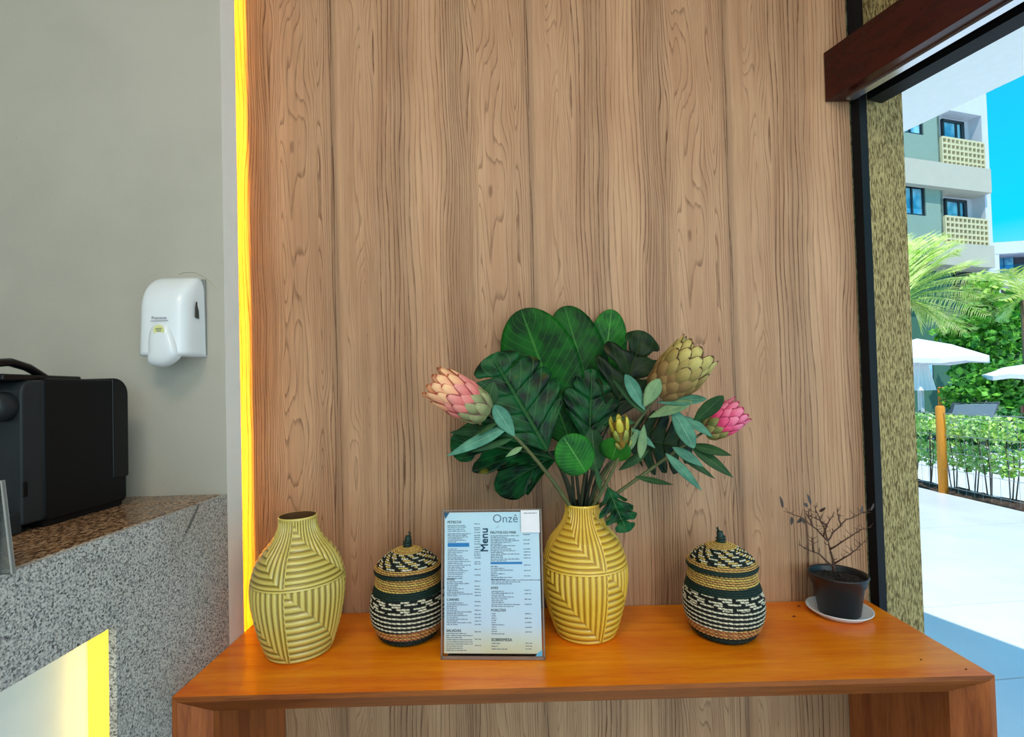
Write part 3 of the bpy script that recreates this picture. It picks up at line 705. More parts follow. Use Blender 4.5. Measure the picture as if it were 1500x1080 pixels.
protea('large olive and cream protea flower at the upper right', (965, 578), (1024, 514), 1.08, 1.05, .051, 7, YG, (.006, -.004, 0), (912, 640, 1.08),
  [(945, 602, 1.06, 919, 550, 1.03, .030, ML_blu, f_, .1), (943, 596, 1.05, 966, 556, 1.03, .032, ML_pale, f_, .1), (944, 606, 1.06, 900, 556, 1.05, .018, ML_mid, f_, .1),
   (962, 590, 1.06, 1035, 582, 1.02, .030, ML_blu, (0, -.8, .8), .05), (950, 612, 1.06, 1012, 585, 1.02, .03, ML_pale, (0, -1, .8), .1), (925, 628, 1.07, 960, 655, 1.04, .018, ML_blu, f_, .1), (930, 620, 1.08, 890, 612, 1.07, .018, ML_mid, f_, .1)])
protea('bright pink protea flower at the far right of the bouquet', (1032, 632), (1086, 600), 1.09, 1.06, .033, 5, HP, (.018, -.008, 0), (948, 690, 1.09),
  [(1014, 622, 1.05, 1059, 578, 1.0, .034, ML_mid, (.2, -1, .1), -.05), (982, 594, 1.05, 1018, 654, 1.0, .036, ML_blu, (0, -1, .3), .1), (1000, 610, 1.05, 1046, 638, 1.02, .024, ML_blu, (0, -.8, .7), .1),
   (1012, 652, 1.07, 1072, 666, 1.03, .024, ML_mid, (0, -1, .6), .05), (1012, 654, 1.07, 1076, 698, 1.03, .026, ML_mid, (0, -1, .5), .08), (975, 664, 1.06, 1030, 718, 1.02, .022, ML_blu, (0, -1, .5), .08),
   (990, 662, 1.06, 1050, 701, 1.04, .016, ML_mid, f_, .1), (930, 698, 1.07, 987, 713, 1.03, .014, ML_mid, (0, -1, .6), -.1), (985, 655, 1.06, 1032, 682, 1.03, .024, ML_blu, (0, -.9, .6), .1), (950, 660, 1.08, 905, 690, 1.1, .02, ML_mid, f_, .1)])
protea('small spiky yellow-green protea bud low in the middle', (912, 656), (906, 612), 1.05, 1.04, .021, 3, BU, (.012, -.014, 0), (895, 700, 1.06),
  [(938, 672, 1.05, 944, 622, 1.03, .02, ML_pale, f_, .05), (920, 662, 1.05, 934, 630, 1.02, .015, ML_pale, f_, .05), (880, 720, 1.06, 872, 680, 1.04, .012, ML_mid, f_, .05)], open_=.35, nper=6)
# leaves left on the twiggy plant
for (a, b, c, d) in ((1147, 745, 1144, 727), (1188, 740, 1184, 724), (1160, 757, 1160, 770), (1172, 757, 1180, 768), (1184, 742, 1178, 738), (1200, 750, 1210, 744), (1262, 752, 1264, 741), (1276, 748, 1281, 738), (1175, 760, 1168, 766)):
    m4, LL = frame(P(a, b, cp.y-.02), P(c, d, cp.y-.03), (0.3, -1, .2))
    leaf_obj('leaf', leaf_mb(LL, .0045, lance, .1, .2, 8, 2), M_tl, m4, pp)
# fallen bits on the table
for (x_, y_), lb in (((1170, 889), 'dark red fallen leaf crumb left of the saucer, the farther one'), ((1163, 904), 'dark red fallen leaf crumb left of the saucer, the nearer one')):
    p = PZ(x_, y_, T); mb = MB(); s = .006
    mb.add([p+V((s*a, s*b, c*s+.0005)) for a, b, c in ((-.9,0,.0),(0,.35,.25),(1,.1,0),(.1,-.4,.1),(0,0,.5))], [(0,3,4),(3,2,4),(2,1,4),(1,0,4),(0,1,2,3)])
    tag(mb.build('dried_leaf', plain('dried_red_leaf', s2l(90, 28, 20), .7)), lb, 'debris')
for (x_, y_), lb in (((1349, 967), 'tiny dark speck on the right part of the tabletop'), ((1415, 981), 'tiny dark speck nearest the right front corner of the tabletop')):
    p = PZ(x_, y_, T); mb = MB(); s = .0028
    mb.add([p+V((s*a, s*b, c*s+.0003)) for a, b, c in ((-1,0,0),(0,.6,0),(1,0,0),(0,-.6,0),(0,0,.6))], [(0,3,4),(3,2,4),(2,1,4),(1,0,4),(0,1,2,3)])
    tag(mb.build('debris_speck', M_soil), lb, 'debris')

# ------------------------------------------------------------------ menu in an acrylic stand
def clear_mat(name, tint=(1, 1, 1), k=.12):
    m = bpy.data.materials.new(name); m.use_nodes = True; t = m.node_tree; t.nodes.clear()
    o = t.nodes.new('ShaderNodeOutputMaterial'); mi = t.nodes.new('ShaderNodeMixShader'); tr_ = t.nodes.new('ShaderNodeBsdfTransparent'); gl = t.nodes.new('ShaderNodeBsdfGlossy')
    lw = t.nodes.new('ShaderNodeLayerWeight'); lw.inputs[0].default_value = k; tr_.inputs[0].default_value = (*tint, 1); gl.inputs['Roughness'].default_value = .05
    nz_ = t.nodes.new('ShaderNodeTexNoise'); nz_.inputs['Scale'].default_value = 9; mp_ = t.nodes.new('ShaderNodeMapRange'); mp_.inputs[3].default_value = .03; mp_.inputs[4].default_value = .07
    t.links.new(nz_.outputs[0], mp_.inputs[0]); t.links.new(mp_.outputs[0], gl.inputs['Roughness'])
    t.links.new(lw.outputs['Fresnel'], mi.inputs[0]); t.links.new(tr_.outputs[0], mi.inputs[1]); t.links.new(gl.outputs[0], mi.inputs[2]); t.links.new(mi.outputs[0], o.inputs[0]); return m
M_acr = clear_mat('clear_acrylic', (.97, .98, .98), .15)
mBL = PZ(646, 966.5, T); mBR = PZ(799, 967.5, T)
xdir = (mBR-mBL).normalized(); MW = (mBR-mBL).length
tl = None; best = 9
for i in range(400):
    a = i*.001; up_ = (V((0, 0, 1))*cos(a)+V((-xdir.y, xdir.x, 0))*sin(a))
    # height that projects to the top edge
    for h in (.27, .28, .285, .29, .295, .30, .305, .31):
        p = mBL+up_*h; d = CM.transposed() @ (p-V((0, 0, CZ))); X_ = 750+F*d.x/-d.z; Y_ = 540+SY-F*d.y/-d.z
        p2 = mBR+up_*h; d = CM.transposed() @ (p2-V((0, 0, CZ))); X2 = 750+F*d.x/-d.z
        er = abs(Y_-747)+abs((X2-X_)-146)*1.0
        if er < best: best = er; tl = (a, h)
ma_, MH = tl
mroot = empty('menu_stand', mBL.lerp(mBR, .5)); tag(mroot, 'blue printed menu in a clear acrylic stand leaning before the left basket', 'menu')
zx = xdir; zy = (V((0, 0, 1))*cos(ma_)+V((-xdir.y, xdir.x, 0))*sin(ma_)); zn = zx.cross(zy)   # zn points to the viewer
mM = Mx((zx, zy, zn)).transposed().to_4x4(); mM.translation = V((0, 0, 0.0008))
def mpart(mb, name, mats, parent=mroot, **kw):
    o = mb.build(name, mats, parent, **kw)
    if parent is mroot: o.matrix_local = mM
    return o
mpart(MB().box((-MW/2, 0, .0016), (MW/2, MH, .0032)), 'front_sheet', M_acr, bevel=.0006)
mpart(MB().box((-MW/2, 0, -.0032), (MW/2, MH, -.0016)), 'back_sheet', M_acr, bevel=.0006)
ed = MB(); w_ = .0028
ed.box((-MW/2, 0, -.0015), (-MW/2+w_, MH, .0015)).box((MW/2-w_, 0, -.0015), (MW/2, MH, .0015)).box((-MW/2, 0, -.0015), (MW/2, .006, .0015)).box((-MW/2, MH-w_, -.0015), (MW/2, MH, .0015))
M_edgeac = plain('frosted_acrylic_edge', s2l(150, 120, 104), .2, .2, spec=.8); mpart(ed, 'edge', M_edgeac)
fb = MB(); fb.box((-MW/2, -.0002, -.002), (MW/2, .0016, .0)); 
ft = MB(); ft.box((-MW/2+.01, .0, 0), (MW/2-.01, .002, 0.001)); 
# foot: clear plate on the table behind the panel
fo = MB(); fo.obox(V(-xdir*(MW/2-.012))+V((0, 0, .0002)), xdir*(MW-.024), V((-xdir.y, xdir.x, 0))*.075, (0, 0, .002)); o = fo.build('foot', M_acr, mroot)
M_paper = N('menu_paper'); x, y, z = M_paper.xyz()
_c = M_paper.ramp(M_paper.ma('DIVIDE', y, MH), [(.0, s2l(216, 200, 158)), (.10, s2l(214, 208, 184)), (.22, s2l(205, 216, 232)), (.6, s2l(200, 222, 240)), (1., s2l(196, 226, 240))])
_n = M_paper.noise(scale=14, detail=4); M_paper.col(M_paper.mix(M_paper.smooth(_n, .35, .7, 0., .25), _c, s2l(226, 232, 240))); M_paper.rough(.5, .3); M_paper = M_paper.m
pw, pb, pt_ = MW/2-.0062, .011, MH-.006
pap = mpart(MB().box((-pw, pb, -.0004), (pw, pt_, .0004)), 'paper', M_paper)
def ink(name, c): return plain(name, c, .6, .05)
M_ink = ink('dark_blue_ink', s2l(34, 54, 84)); M_blk = ink('black_ink', s2l(20, 26, 36)); M_blue = ink('blue_ink', s2l(36, 126, 190)); M_teal = ink('teal_ink', s2l(30, 92, 124)); M_soft = ink('grey_blue_ink', s2l(92, 118, 142)); M_wht = ink('white_sticker', s2l(236, 232, 236)); M_cy = ink('light_blue_ink', s2l(110, 184, 222))
dg = bpy.context.evaluated_depsgraph_get()
def bold_text(mb, s, x, y, h, rot=0, dx=.0004, **kw):
    for i in range(3):
        for j in range(2): text_into(mb, s, x+(i-1)*dx, y+(j-.5)*dx, h, rot, **kw)
def text_into(mb, s, x, y, h, rot=0, z=.0005, align='LEFT', shear=0, sx_=1., bold=0):
    cu = bpy.data.curves.new('t', 'FONT'); cu.body = s; cu.size = h; cu.align_x = align; cu.resolution_u = 5; cu.shear = shear; cu.offset = bold
    ob = bpy.data.objects.new('t', cu); col.objects.link(ob); bpy.context.view_layer.update()
    me = bpy.data.meshes.new_from_object(ob.evaluated_get(bpy.context.evaluated_depsgraph_get()))
    c, s_ = cos(rot), sin(rot)
    mb.add([(x+(v.co.x*sx_)*c-v.co.y*s_, y+(v.co.x*sx_)*s_+v.co.y*c, z) for v in me.vertices], [tuple(p.vertices) for p in me.polygons])
    bpy.data.objects.remove(ob); bpy.data.curves.remove(cu); bpy.data.meshes.remove(me)
# page coordinates from the photograph: u 0..1 across the sheet, v 0..1 downwards
def U(px): return -MW/2+MW*(px-649)/(797-649)
def W_(py): return MH*(967-py)/(967-746)
hb = MB()
for s, px, py, h in (('PETISCOS', 657.5, 767, .0068), ('PEIXES', 657, 853, .0056), ('CARNES', 657, 883, .0068), ('SALADAS', 656.5, 928, .0072), ('FRUTOS DO MAR', 721, 783.5, .0068), ('AVES', 721, 866, .0068), ('PORÇÕES', 721, 898.5, .0068), ('SOBREMESA', 721, 941, .0078)):
    bold_text(hb, s, U(px), W_(py), h, 0, .0002)
mpart(hb, 'heading', M_blk, pap).matrix_local = Mx()
mb = MB(); bold_text(mb, 'Menu', U(717.2), W_(811), .0212, PI/2, .0007); mb2 = mpart(mb, 'title', M_teal, pap)
mb = MB(); text_into(mb, 'Onzê', U(724.5), W_(766.5), .0235, 0, sx_=1.02); mb.tube([(U(729), W_(775), .0006), (U(732), W_(773.5), .0006), (U(734), W_(771), .0006)], .0004, 5); mpart(mb, 'logo', M_soft, pap)
mb = MB()
random.seed(11)
def textrow(mb, x0, x1, py, h=.0017):
    x = x0
    while x < x1-1:
        wl = random.uniform(2.2, 7); e1 = min(x+wl, x1)
        xx = x
        while xx < e1-.2:        # letter-like ticks
            lw_ = random.uniform(.55, .8); hh = h*random.choice((1, 1, 1, 1.35, .9)); a, b = U(xx), U(min(xx+lw_, e1)); y0 = W_(py)
            mb.add([(a, y0, .00045), (b, y0, .00045), (b, y0+hh, .00045), (a, y0+hh, .00045)], [(0, 1, 2, 3)]); xx += lw_+.28
        x = e1+.8
L_rows = [770.5, 773, 776, 779, 783, 785.5, 788, 790.5, 793, 795.3, 806, 808.8, 811.5, 814, 816.5, 819.5, 822, 825, 827.7, 830.5, 833.3, 836, 838.6, 841.5, 844, 847, 850]
for i, p_ in enumerate(L_rows): textrow(mb, 658, 658+random.choice((14, 22, 25, 27, 30, 34)), p_+.8)
for i in range(9): textrow(mb, 657.5, 657.5+random.choice((16, 24, 32, 37)), 856+i*2.55)
for i in range(13): textrow(mb, 657.2, 657.2+random.choice((16, 24, 30, 37)), 887+i*2.6)
for i in range(9): textrow(mb, 656.5, 656.5+random.choice((16, 24, 30, 38)), 931+i*3)
for i in range(16): textrow(mb, 721.5, 721.5+random.choice((18, 24, 30, 36, 42)), 787.5+i*2.5)
for i in range(8): textrow(mb, 721.5, 721.5+random.choice((10, 20, 32, 38)), 833.5+i*2.7)
textrow(mb, 722, 793, 853.5); textrow(mb, 722, 765, 856.3); textrow(mb, 722, 752, 859)
for i in range(9): textrow(mb, 722, 722+random.choice((18, 24, 32, 42)), 870+i*2.75)
for i in range(10): textrow(mb, 721.8, 721.8+random.choice((6, 7, 8, 18)), 902.5+i*3.2)
for i in range(3): textrow(mb, 721.5, 721.5+(14, 9, 22)[i], 945+i*3.9)
for p_ in [769, 775, 778, 782, 786.5, 789.5, 792.5, 796, 799.5, 804.5, 808, 811.5, 814.5, 817, 820.5, 826.5, 829.5, 837.5, 846, 855, 862.5, 867, 871.5, 876, 885, 891, 897.5, 903.5, 908, 913, 918, 928.5, 939, 948]: textrow(mb, 697.5, 706.5, p_)
for p_ in [786, 794, 799.8, 807.5, 812, 816.5, 821, 831.5, 839.5, 847.5, 868.5, 873.5, 881.5, 889, 902.5, 909, 915, 922, 928.5, 944.5, 948.5, 952.5]: textrow(mb, 769.5, 779, p_)
mpart(mb, 'small_print', M_ink, pap)
mb = MB(); 
for x0, x1, y0, y1 in ((658, 690, 797, 803), (721, 767, 826, 829.3)):
    mb.box((U(x0), W_(y1), .0004), (U(x1), W_(y0), .0006))
mpart(mb, 'blue_bar', M_blue, pap)
mb = MB(); mb.add([(U(652), W_(750.5), .0005), (U(660.5), W_(750.5), .0005), (U(654.5), W_(760.5), .0005)], [(0, 2, 1)]); mpart(mb, 'corner_mark', M_teal, pap)
mb = MB(); mb.add([(U(783), W_(962), .0005), (U(793), W_(962), .0005), (U(793), W_(953), .0005), (U(788), W_(956), .0005)], [(0, 1, 2, 3)]); mpart(mb, 'corner_mark', M_cy, pap)
mb = MB(); mb.box((U(766.5), W_(782), .0034), (U(793.5), W_(748), .0038)); st = mpart(mb, 'sticker', M_wht)
mb = MB(); textrow(mb, 771, 790, 753.2); k_ = mb.build('sticker_print', M_ink, st); k_.location = (0, 0, .0035)

# ------------------------------------------------------------------ soap dispenser
dp = empty('soap_dispenser', P(257, 520, YP)); tag(dp, 'white wall-mounted soap dispenser with push lever on grey partition', 'dispenser')
xr = P(303, 470, YP).x; zb = P(300, 523, YP).z; zt = P(285, 409, YP).z
d_ = ray(275, 470); YFd = xr/(d_.x/d_.z*1) if False else xr/(d_.x/d_.y)
xl_ = P(212, 470, (YP+YFd)/2-.01).x
M_plw = plain('white_gloss_plastic', s2l(226, 230, 232), .22, .03, spec=.5)
wd = xr-xl_; xm = (xr+xl_)/2; hh = zt-zb; dpt = YP-YFd+.012
vs = []; nzv = 22; nx = 24
for i in range(nzv+1):
    v = i/nzv; z = zb+hh*v
    bulge = dpt*(1-.10*v-.62*max(0, (v-.55)/.45)**2.4) if v < 1 else dpt*.22
    wv = wd/2*(1-.04*v-.16*max(0, (v-.80)/.20)**2.5)
    for j in range(nx+1):
        a = PI*j/nx; ex = .42
        cx, sy_ = cos(a), sin(a)
        X_ = xm - wv*(abs(cx)**ex)*(1 if cx > 0 else -1); Y_ = YP-.0005-bulge*(sy_**ex)
        vs.append((X_, Y_, z))
m_ = nx+1; fs = [(i*m_+j, i*m_+j+1, (i+1)*m_+j+1, (i+1)*m_+j) for i in range(nzv) for j in range(nx)]+[tuple(range(m_))[::-1], tuple(nzv*m_+j for j in range(m_))]
k = MB(); k.add(vs, fs); wpart(k, 'cover', M_plw, dp, smooth=True, )
k = MB(); k.box((xl_+.006, YP-.006, zb+.001), (xr+.0008, YP, zt-.002)); wpart(k, 'backplate', plain('grey_plastic', s2l(120, 122, 118), .5), dp, bevel=.003)
# lever: tapered tongue in front
yl = YFd-.012
def lv(px, py, dy=0): return P(px, py, yl+dy)
out_ = [(236+(a_-236)*1.22, 503+(b_-503)*1.1) for a_, b_ in [(220, 517), (216, 530), (226, 535), (240, 534), (252, 524), (257, 516), (251, 494), (247, 480), (240, 474), (230, 473), (223, 479), (219, 494)]]
k = MB(); a = [lv(*p) for p in out_]; ctr = lv(236, 505, -.010); inner = [q.lerp(ctr, .30)+V((0, -.006, 0)) for q in a]; back = [q+V((0, .016, 0)) for q in a]
n = len(a); k.add(back+a+inner+[ctr], [(i, (i+1) % n, (i+1) % n+n, i+n) for i in range(n)]+[(i+n, (i+1) % n+n, (i+1) % n+2*n, i+2*n) for i in range(n)]+[(i+2*n, (i+1) % n+2*n, 3*n) for i in range(n)])
lo = wpart(k, 'push_lever', M_plw, dp, smooth=True); s = lo.modifiers.new('s', 'SUBSURF'); s.levels = 2; s.render_levels = 2
k = MB(); c0 = lv(233, 484, -.0075)
k.add([c0+V((.011*cos(i*PI/8), -.0012, .011*sin(i*PI/8))) for i in range(16)], [tuple(range(16))]); wpart(k, 'round_sticker', plain('pale_yellow_sticker', s2l(222, 222, 150), .6), dp)
k = MB()
for zz_, a, b in ((.003, -.006, .007), (0, -.006, .006), (-.003, -.004, .005)): k.add([c0+V((a, -.0016, zz_)), c0+V((b, -.0016, zz_)), c0+V((b, -.0016, zz_+.0011)), c0+V((a, -.0016, zz_+.0011))], [(0, 1, 2, 3)])
wpart(k, 'sticker_print', M_ink, dp)
k = MB(); tmp = MB(); text_into(tmp, 'Premisse', 0, 0, .0085); pz = P(222, 468, YFd-.0125)
k.add([(pz.x+v[0], YFd-.0128, pz.z+v[1]) for v in tmp.v], tmp.f); 
tmp = MB(); k.add([(pz.x-.002, YFd-.0128, pz.z-.004), (pz.x+.034, YFd-.0128, pz.z-.004), (pz.x+.034, YFd-.0128, pz.z-.003), (pz.x-.002, YFd-.0128, pz.z-.003)], [(0, 1, 2, 3)])
wpart(k, 'brand_print', plain('navy_ink', s2l(30, 34, 80), .5), dp)
# refill window on the right side
k = MB(); ywn = (YFd+YP)/2-.004; zc_ = P(282, 455, YP-.03).z
k.add([(xr+.0012, ywn+a_*.008, zc_+b_*.017) for a_, b_ in ((-.8, -1), (1, -1.1), (.9, -.1), (.35, .5), (.3, 1), (-.3, 1), (-.7, .1))], [tuple(range(7))]); wpart(k, 'refill_window', plain('smoked_plastic', (.03, .03, .028), .15), dp)
# old adhesive arc on the wall over the dispenser
k = MB(); k.tube([P(x_, y_, YP-.0006) for x_, y_ in ((262, 402), (270, 399), (284, 399), (296, 404), (308, 412), (318, 424))], .0012, 5, .4)
tag(k.build('tape_residue', plain('old_adhesive', s2l(196, 190, 160), .5)), 'thin curved line of old tape residue above soap dispenser', 'residue')

# ------------------------------------------------------------------ coffee machine
pA = PZ(186, 736, ZC); pB = PZ(62, 779, ZC); XS = (pA.x+pB.x)/2-.002
def SP(px, py): d = ray(px, py); p = V((0, 0, CZ))+d*(XS/d.x); return p       # point on the machine's right side plane
cm = empty('coffee_machine', (XS-.06, (pA.y+pB.y)/2, ZC+.0005)); tag(cm, 'black capsule coffee machine with carry handle on granite counter', 'coffee machine')
M_blk1 = plain('matt_black_plastic', (.005, .005, .006), .5, .15, spec=.16); M_blk2 = plain('gloss_black_plastic', (.004, .004, .005), .2, .1, spec=.25); M_dgr = plain('dark_grey_plastic', s2l(38, 42, 45), .4, .1, spec=.2); M_chr = plain('dull_chrome', (.35, .38, .4), .3, .1, metal=1)
zb_ = ZC+.0005; zt_ = SP(150, 556).z; yf_ = SP(64, 700).y; yb_ = SP(188, 700).y
def rrect(y0, y1, z0, z1, radii, n=8):
    out = []; cs = [(y0+radii[0], z0+radii[0], PI, radii[0]), (y1-radii[1], z0+radii[1], 1.5*PI, radii[1]), (y1-radii[2], z1-radii[2], 0, radii[2]), (y0+radii[3], z1-radii[3], .5*PI, radii[3])]
    for cy, cz, a0, r in cs:
        for i in range(n+1): a = a0+PI/2*i/n; out.append((cy+r*cos(a), cz+r*sin(a)))
    return out
def slab(pf, x0, x1): return MB().prism([(x1, y, z) for y, z in pf], (x0-x1, 0, 0))
BW = .12
wpart(slab(rrect(yf_, yb_-.002, zb_+.008, zt_, (.012, .010, .034, .012)), XS-BW, XS), 'body', M_blk1, cm, bevel=.006, seg=3, angle=.9)
ysp = SP(165, 650).y
wpart(slab(rrect(ysp, yb_+.001, SP(176, 700).z, SP(176, 556).z+.002, (.004, .006, .032, .004)), XS-BW+.01, XS-.006+.0075), 'water_tank', M_blk2, cm, bevel=.003)
wpart(slab(rrect(yf_+.004, yb_-.01, zb_, zb_+.010, (.003, .003, .003, .003)), XS-BW+.006, XS-.006), 'base', M_blk1, cm)
# rounded front column with ribs
yc0 = SP(34, 640).y
wpart(slab(rrect(yc0, yf_+.012, zb_+.012, zt_-.004, (.004, .004, .004, .024)), XS-BW+.004, XS-.003), 'front_column', M_dgr, cm, bevel=.004, seg=3, angle=.9)
k = MB()
for i in range(3):
    y_ = yc0+.002+i*.0028; k.box((XS-.0045, y_, SP(40, 728).z), (XS-.0018, y_+.0012, SP(40, 706).z))
wpart(k, 'vent_slot', M_blk2, cm)
# brewing head and spout, reaching towards the viewer
hc = P(10, 598, yc0-.02); k = MB(); hr = .024
k.tube([(XS-.030, yc0+.01, hc.z+.002), (XS-.030, yc0-.022, hc.z+.002), (XS-.030, yc0-.028, hc.z+.002)], [hr, hr, hr*.86], 32, cap=True); wpart(k, 'brewing_head', M_dgr, cm, smooth=True)
wpart(slab(rrect(yc0-.055, yc0+.004, zb_, zb_+.034, (.003, .003, .003, .006)), XS-BW+.012, XS-.006), 'drip_tray', M_dgr, cm, bevel=.003)
k = MB(); k.tube([SP(96, 561), SP(78, 550), SP(58, 538), SP(32, 530), SP(8, 532), SP(-10, 545), SP(-16, 556)], [.007, .008, .009, .0095, .0095, .009, .008], 12, .7)
h_ = wpart(k, 'carry_handle', M_blk2, cm, smooth=True); 
h_.matrix_parent_inverse = Mx.Translation(-V(cm.location)+V((-.02, 0, 0)))
wpart(slab(rrect(yc0-.02, yf_+.09, zt_-.006, zt_+.005, (.003, .003, .003, .003)), XS-BW+.01, XS-.012), 'top_lid', M_blk2, cm, bevel=.003)

# clear acrylic stand at the left edge
p0 = PZ(19, 842, ZC); ya = p0.y
ac = empty('acrylic_display', (p0.x-.05, ya, ZC)); tag(ac, 'clear acrylic display sheet standing at the counter front, cut by frame', 'display')
k = MB(); tp = P(3, 704, ya+.02)
k.prism([(p0.x, ya, ZC+.0005), (p0.x-.13, ya, ZC+.0005), (tp.x-.13, ya+.02, tp.z), (tp.x, ya+.02, tp.z)], (0, .003, 0)); wpart(k, 'sheet', clear_mat('tinted_acrylic', (.86, .84, .82), .3), ac)
k = MB(); k.prism([(p0.x, ya-.0006, ZC+.0005), (p0.x-.0022, ya-.0006, ZC+.0005), (tp.x-.0022, ya+.0194, tp.z), (tp.x, ya+.0194, tp.z)], (0, .0044, 0)); wpart(k, 'edge', plain('pale_acrylic_edge', s2l(150, 150, 146), .3, .1), ac)

# ================================================================== outdoors
M_ground = plain('light_paving', (.72, .75, .76), .8, .1, .8)
struct(MB().box((5.0, -3, -.10), (60, 60, -.04)).build('floor_garden', M_ground))
struct(MB().box((-3, 12.5, -.10), (5.0, 60, -.04)).build('floor_yard', M_ground))
M_mulch = plain('brown_mulch', s2l(92, 70, 54), .95, .75, 30, bump=1.)
random.seed(5)
k = MB(); nxm, nym = 8, 80; vs = []
for i in range(nym+1):
    for j in range(nxm+1): vs.append((5.0+.5*j/nxm, 3.8+5.4*i/nym, -.035+(random.uniform(0, .045) if 0 < j < nxm else 0)))
k.add(vs, [(i*(nxm+1)+j, i*(nxm+1)+j+1, (i+1)*(nxm+1)+j+1, (i+1)*(nxm+1)+j) for i in range(nym) for j in range(nxm)])
o = k.build('mulch_bed', M_mulch); tag(o, 'strip of brown mulch along the foot of the wire fence', 'mulch', kind='stuff')
M_post = plain('orange_stained_post', s2l(226, 146, 42), .6, .2, 20, st=(4, 4, .5)); M_wire = plain('grey_wire', (.25, .27, .27), .5, .1)
XFn = 5.02
fn = empty('wire_fence', (XFn, 6, 0)); tag(fn, 'low wire mesh fence with orange wooden posts beside the paving', 'fence')
pb_ = PZ(1379, 722, 0); zpt = P(1379, 597, PZ(1379, 722, 0).y).z
for i, y_ in enumerate((pb_.y-2.0, pb_.y, pb_.y+2.0)):
    k = MB(); k.tube([(XFn, y_, -.03), (XFn, y_, zpt), (XFn, y_, zpt+.02)], [.047, .046, .034], 14); wpart(k, 'post', M_post, fn, smooth=True)
k = MB(); y0, y1 = pb_.y-2, pb_.y+3.5
for z_ in (.08, .28, .48, .68, .88): k.tube([(XFn, y0, z_), (XFn, y1, z_)], .003, 4)
k.tube([(XFn, y0, .93), (XFn, y1, .93)], .006, 5)
for i in range(int((y1-y0)/.1)): k.tube([(XFn, y0+i*.1, .02), (XFn, y0+i*.1, .93)], .0018, 3)
wpart(k, 'wire_mesh', M_wire, fn)
def leafm(name, a, b, r=.5):
    m = N(name); g = m.n('ShaderNodeObjectInfo'); n = m.noise(scale=6, detail=2); n2 = m.noise(scale=60, detail=1)
    m.col(m.mix(m.smooth(m.ma('ADD', m.ma('MULTIPLY', n, .5), m.ma('MULTIPLY', n2, .5)), .40, .60), a, b)); m.rough(r, .4); return m.m
M_f1 = leafm('sunlit_hedge_leaf', s2l(120, 184, 70), s2l(206, 232, 160)); M_f2 = leafm('tree_leaf', s2l(22, 92, 26), s2l(120, 196, 62)); M_f3 = leafm('palm_leaf', s2l(150, 196, 50), s2l(240, 242, 160)); M_f4 = leafm('dark_shrub_leaf', s2l(24, 84, 40), s2l(80, 150, 60)); M_f5 = leafm('yellow_green_leaf', s2l(150, 206, 60), s2l(216, 236, 140))
def foliage(blobs, n, s, seed):
    rd = random.Random(seed); k = MB(); vs = []; fs = []; tot = sum(b[3]*b[4]*b[5] for b in blobs)
    for (cx, cy, cz, rx, ry, rz) in blobs:
        for _ in range(int(n*rx*ry*rz/tot)):
            while 1:
                d = V((rd.uniform(-1, 1), rd.uniform(-1, 1), rd.uniform(-1, 1)))
                if .1 < d.length < 1: break
            d = d.normalized()*(d.length**.45)
            p = V((cx+d.x*rx, cy+d.y*ry, cz+d.z*rz)); a = V((rd.gauss(0, 1), rd.gauss(0, 1), rd.gauss(0, .6))).normalized()*s*rd.uniform(.6, 1.3)
            b = a.cross(V((rd.gauss(0, 1), rd.gauss(0, 1), rd.gauss(0, 1)))).normalized()*a.length*.38
            i0 = len(vs); vs += [p, p+a*.5+b, p+a, p+a*.5-b]; fs.append((i0, i0+1, i0+2, i0+3))
    k.add(vs, fs); return k
M_bark = plain('grey_brown_bark', s2l(120, 100, 84), .9, .4, 20, bump=.5)
def at(px, py, Y): return P(px, py, Y)
# hedge shrubs behind the fence
lb = ['first hedge shrub behind the fence at the right edge of the view', 'hedge shrub behind the fence, second from the right edge', 'hedge shrub behind the fence, third from the right edge', 'hedge shrub just right of the orange post', 'hedge shrub just left of the orange post', 'hedge shrub half hidden by the olive column', 'hedge shrub behind olive column, farthest along fence']
for i, px in enumerate((1490, 1462, 1436, 1410, 1388 - 16, 1350, 1334)):
    Yh = 5.30*(740/ (px-767)); 
    b = V((5.32, 5.32*740/(px-767), 0)); root = empty('hedge_shrub', b); tag(root, lb[i], 'shrub', 'low shrubs of the hedge')
    k = MB(); rd = random.Random(i)
    for j in range(3):
        q = V((rd.uniform(-.12, .12), rd.uniform(-.14, .14), rd.uniform(.65, .78))); k.tube([(q.x*.3, q.y*.3, -.02), (q.x*.7+.02, q.y*.5, .35), tuple(q)], [.007, .006, .003], 6)
    k.build('stems', M_bark, root, smooth=True)
    fo = foliage([(0, 0, .76, .20, .26, .14), (.05, .05, .40, .16, .24, .16)], 470, .055, i+30).build('foliage', M_f1 if i % 3 else M_f5, root); fo['kind'] = 'stuff'
# second row beyond a strip of paving, farther
for i, (px, Y) in enumerate(((1360, 9.6), (1420, 9.6), (1475, 9.4))):
    b = P(px, 640, Y); b.z = -.04; root = empty('garden_shrub', b); tag(root, ('dark low shrub beyond the hedge near the olive column', 'dark low shrub beyond the hedge in the middle', 'dark low shrub beyond the hedge at the right edge')[i], 'shrub', 'dark low shrubs beyond the hedge')
    k = MB(); k.tube([(0, 0, 0), (0, .02, .4)], [.02, .01], 6); k.build('stems', M_bark, root)
    fo = foliage([(0, 0, .42, .55, .35, .36)], 1000, .09, i+60).build('foliage', M_f4, root); fo['kind'] = 'stuff'

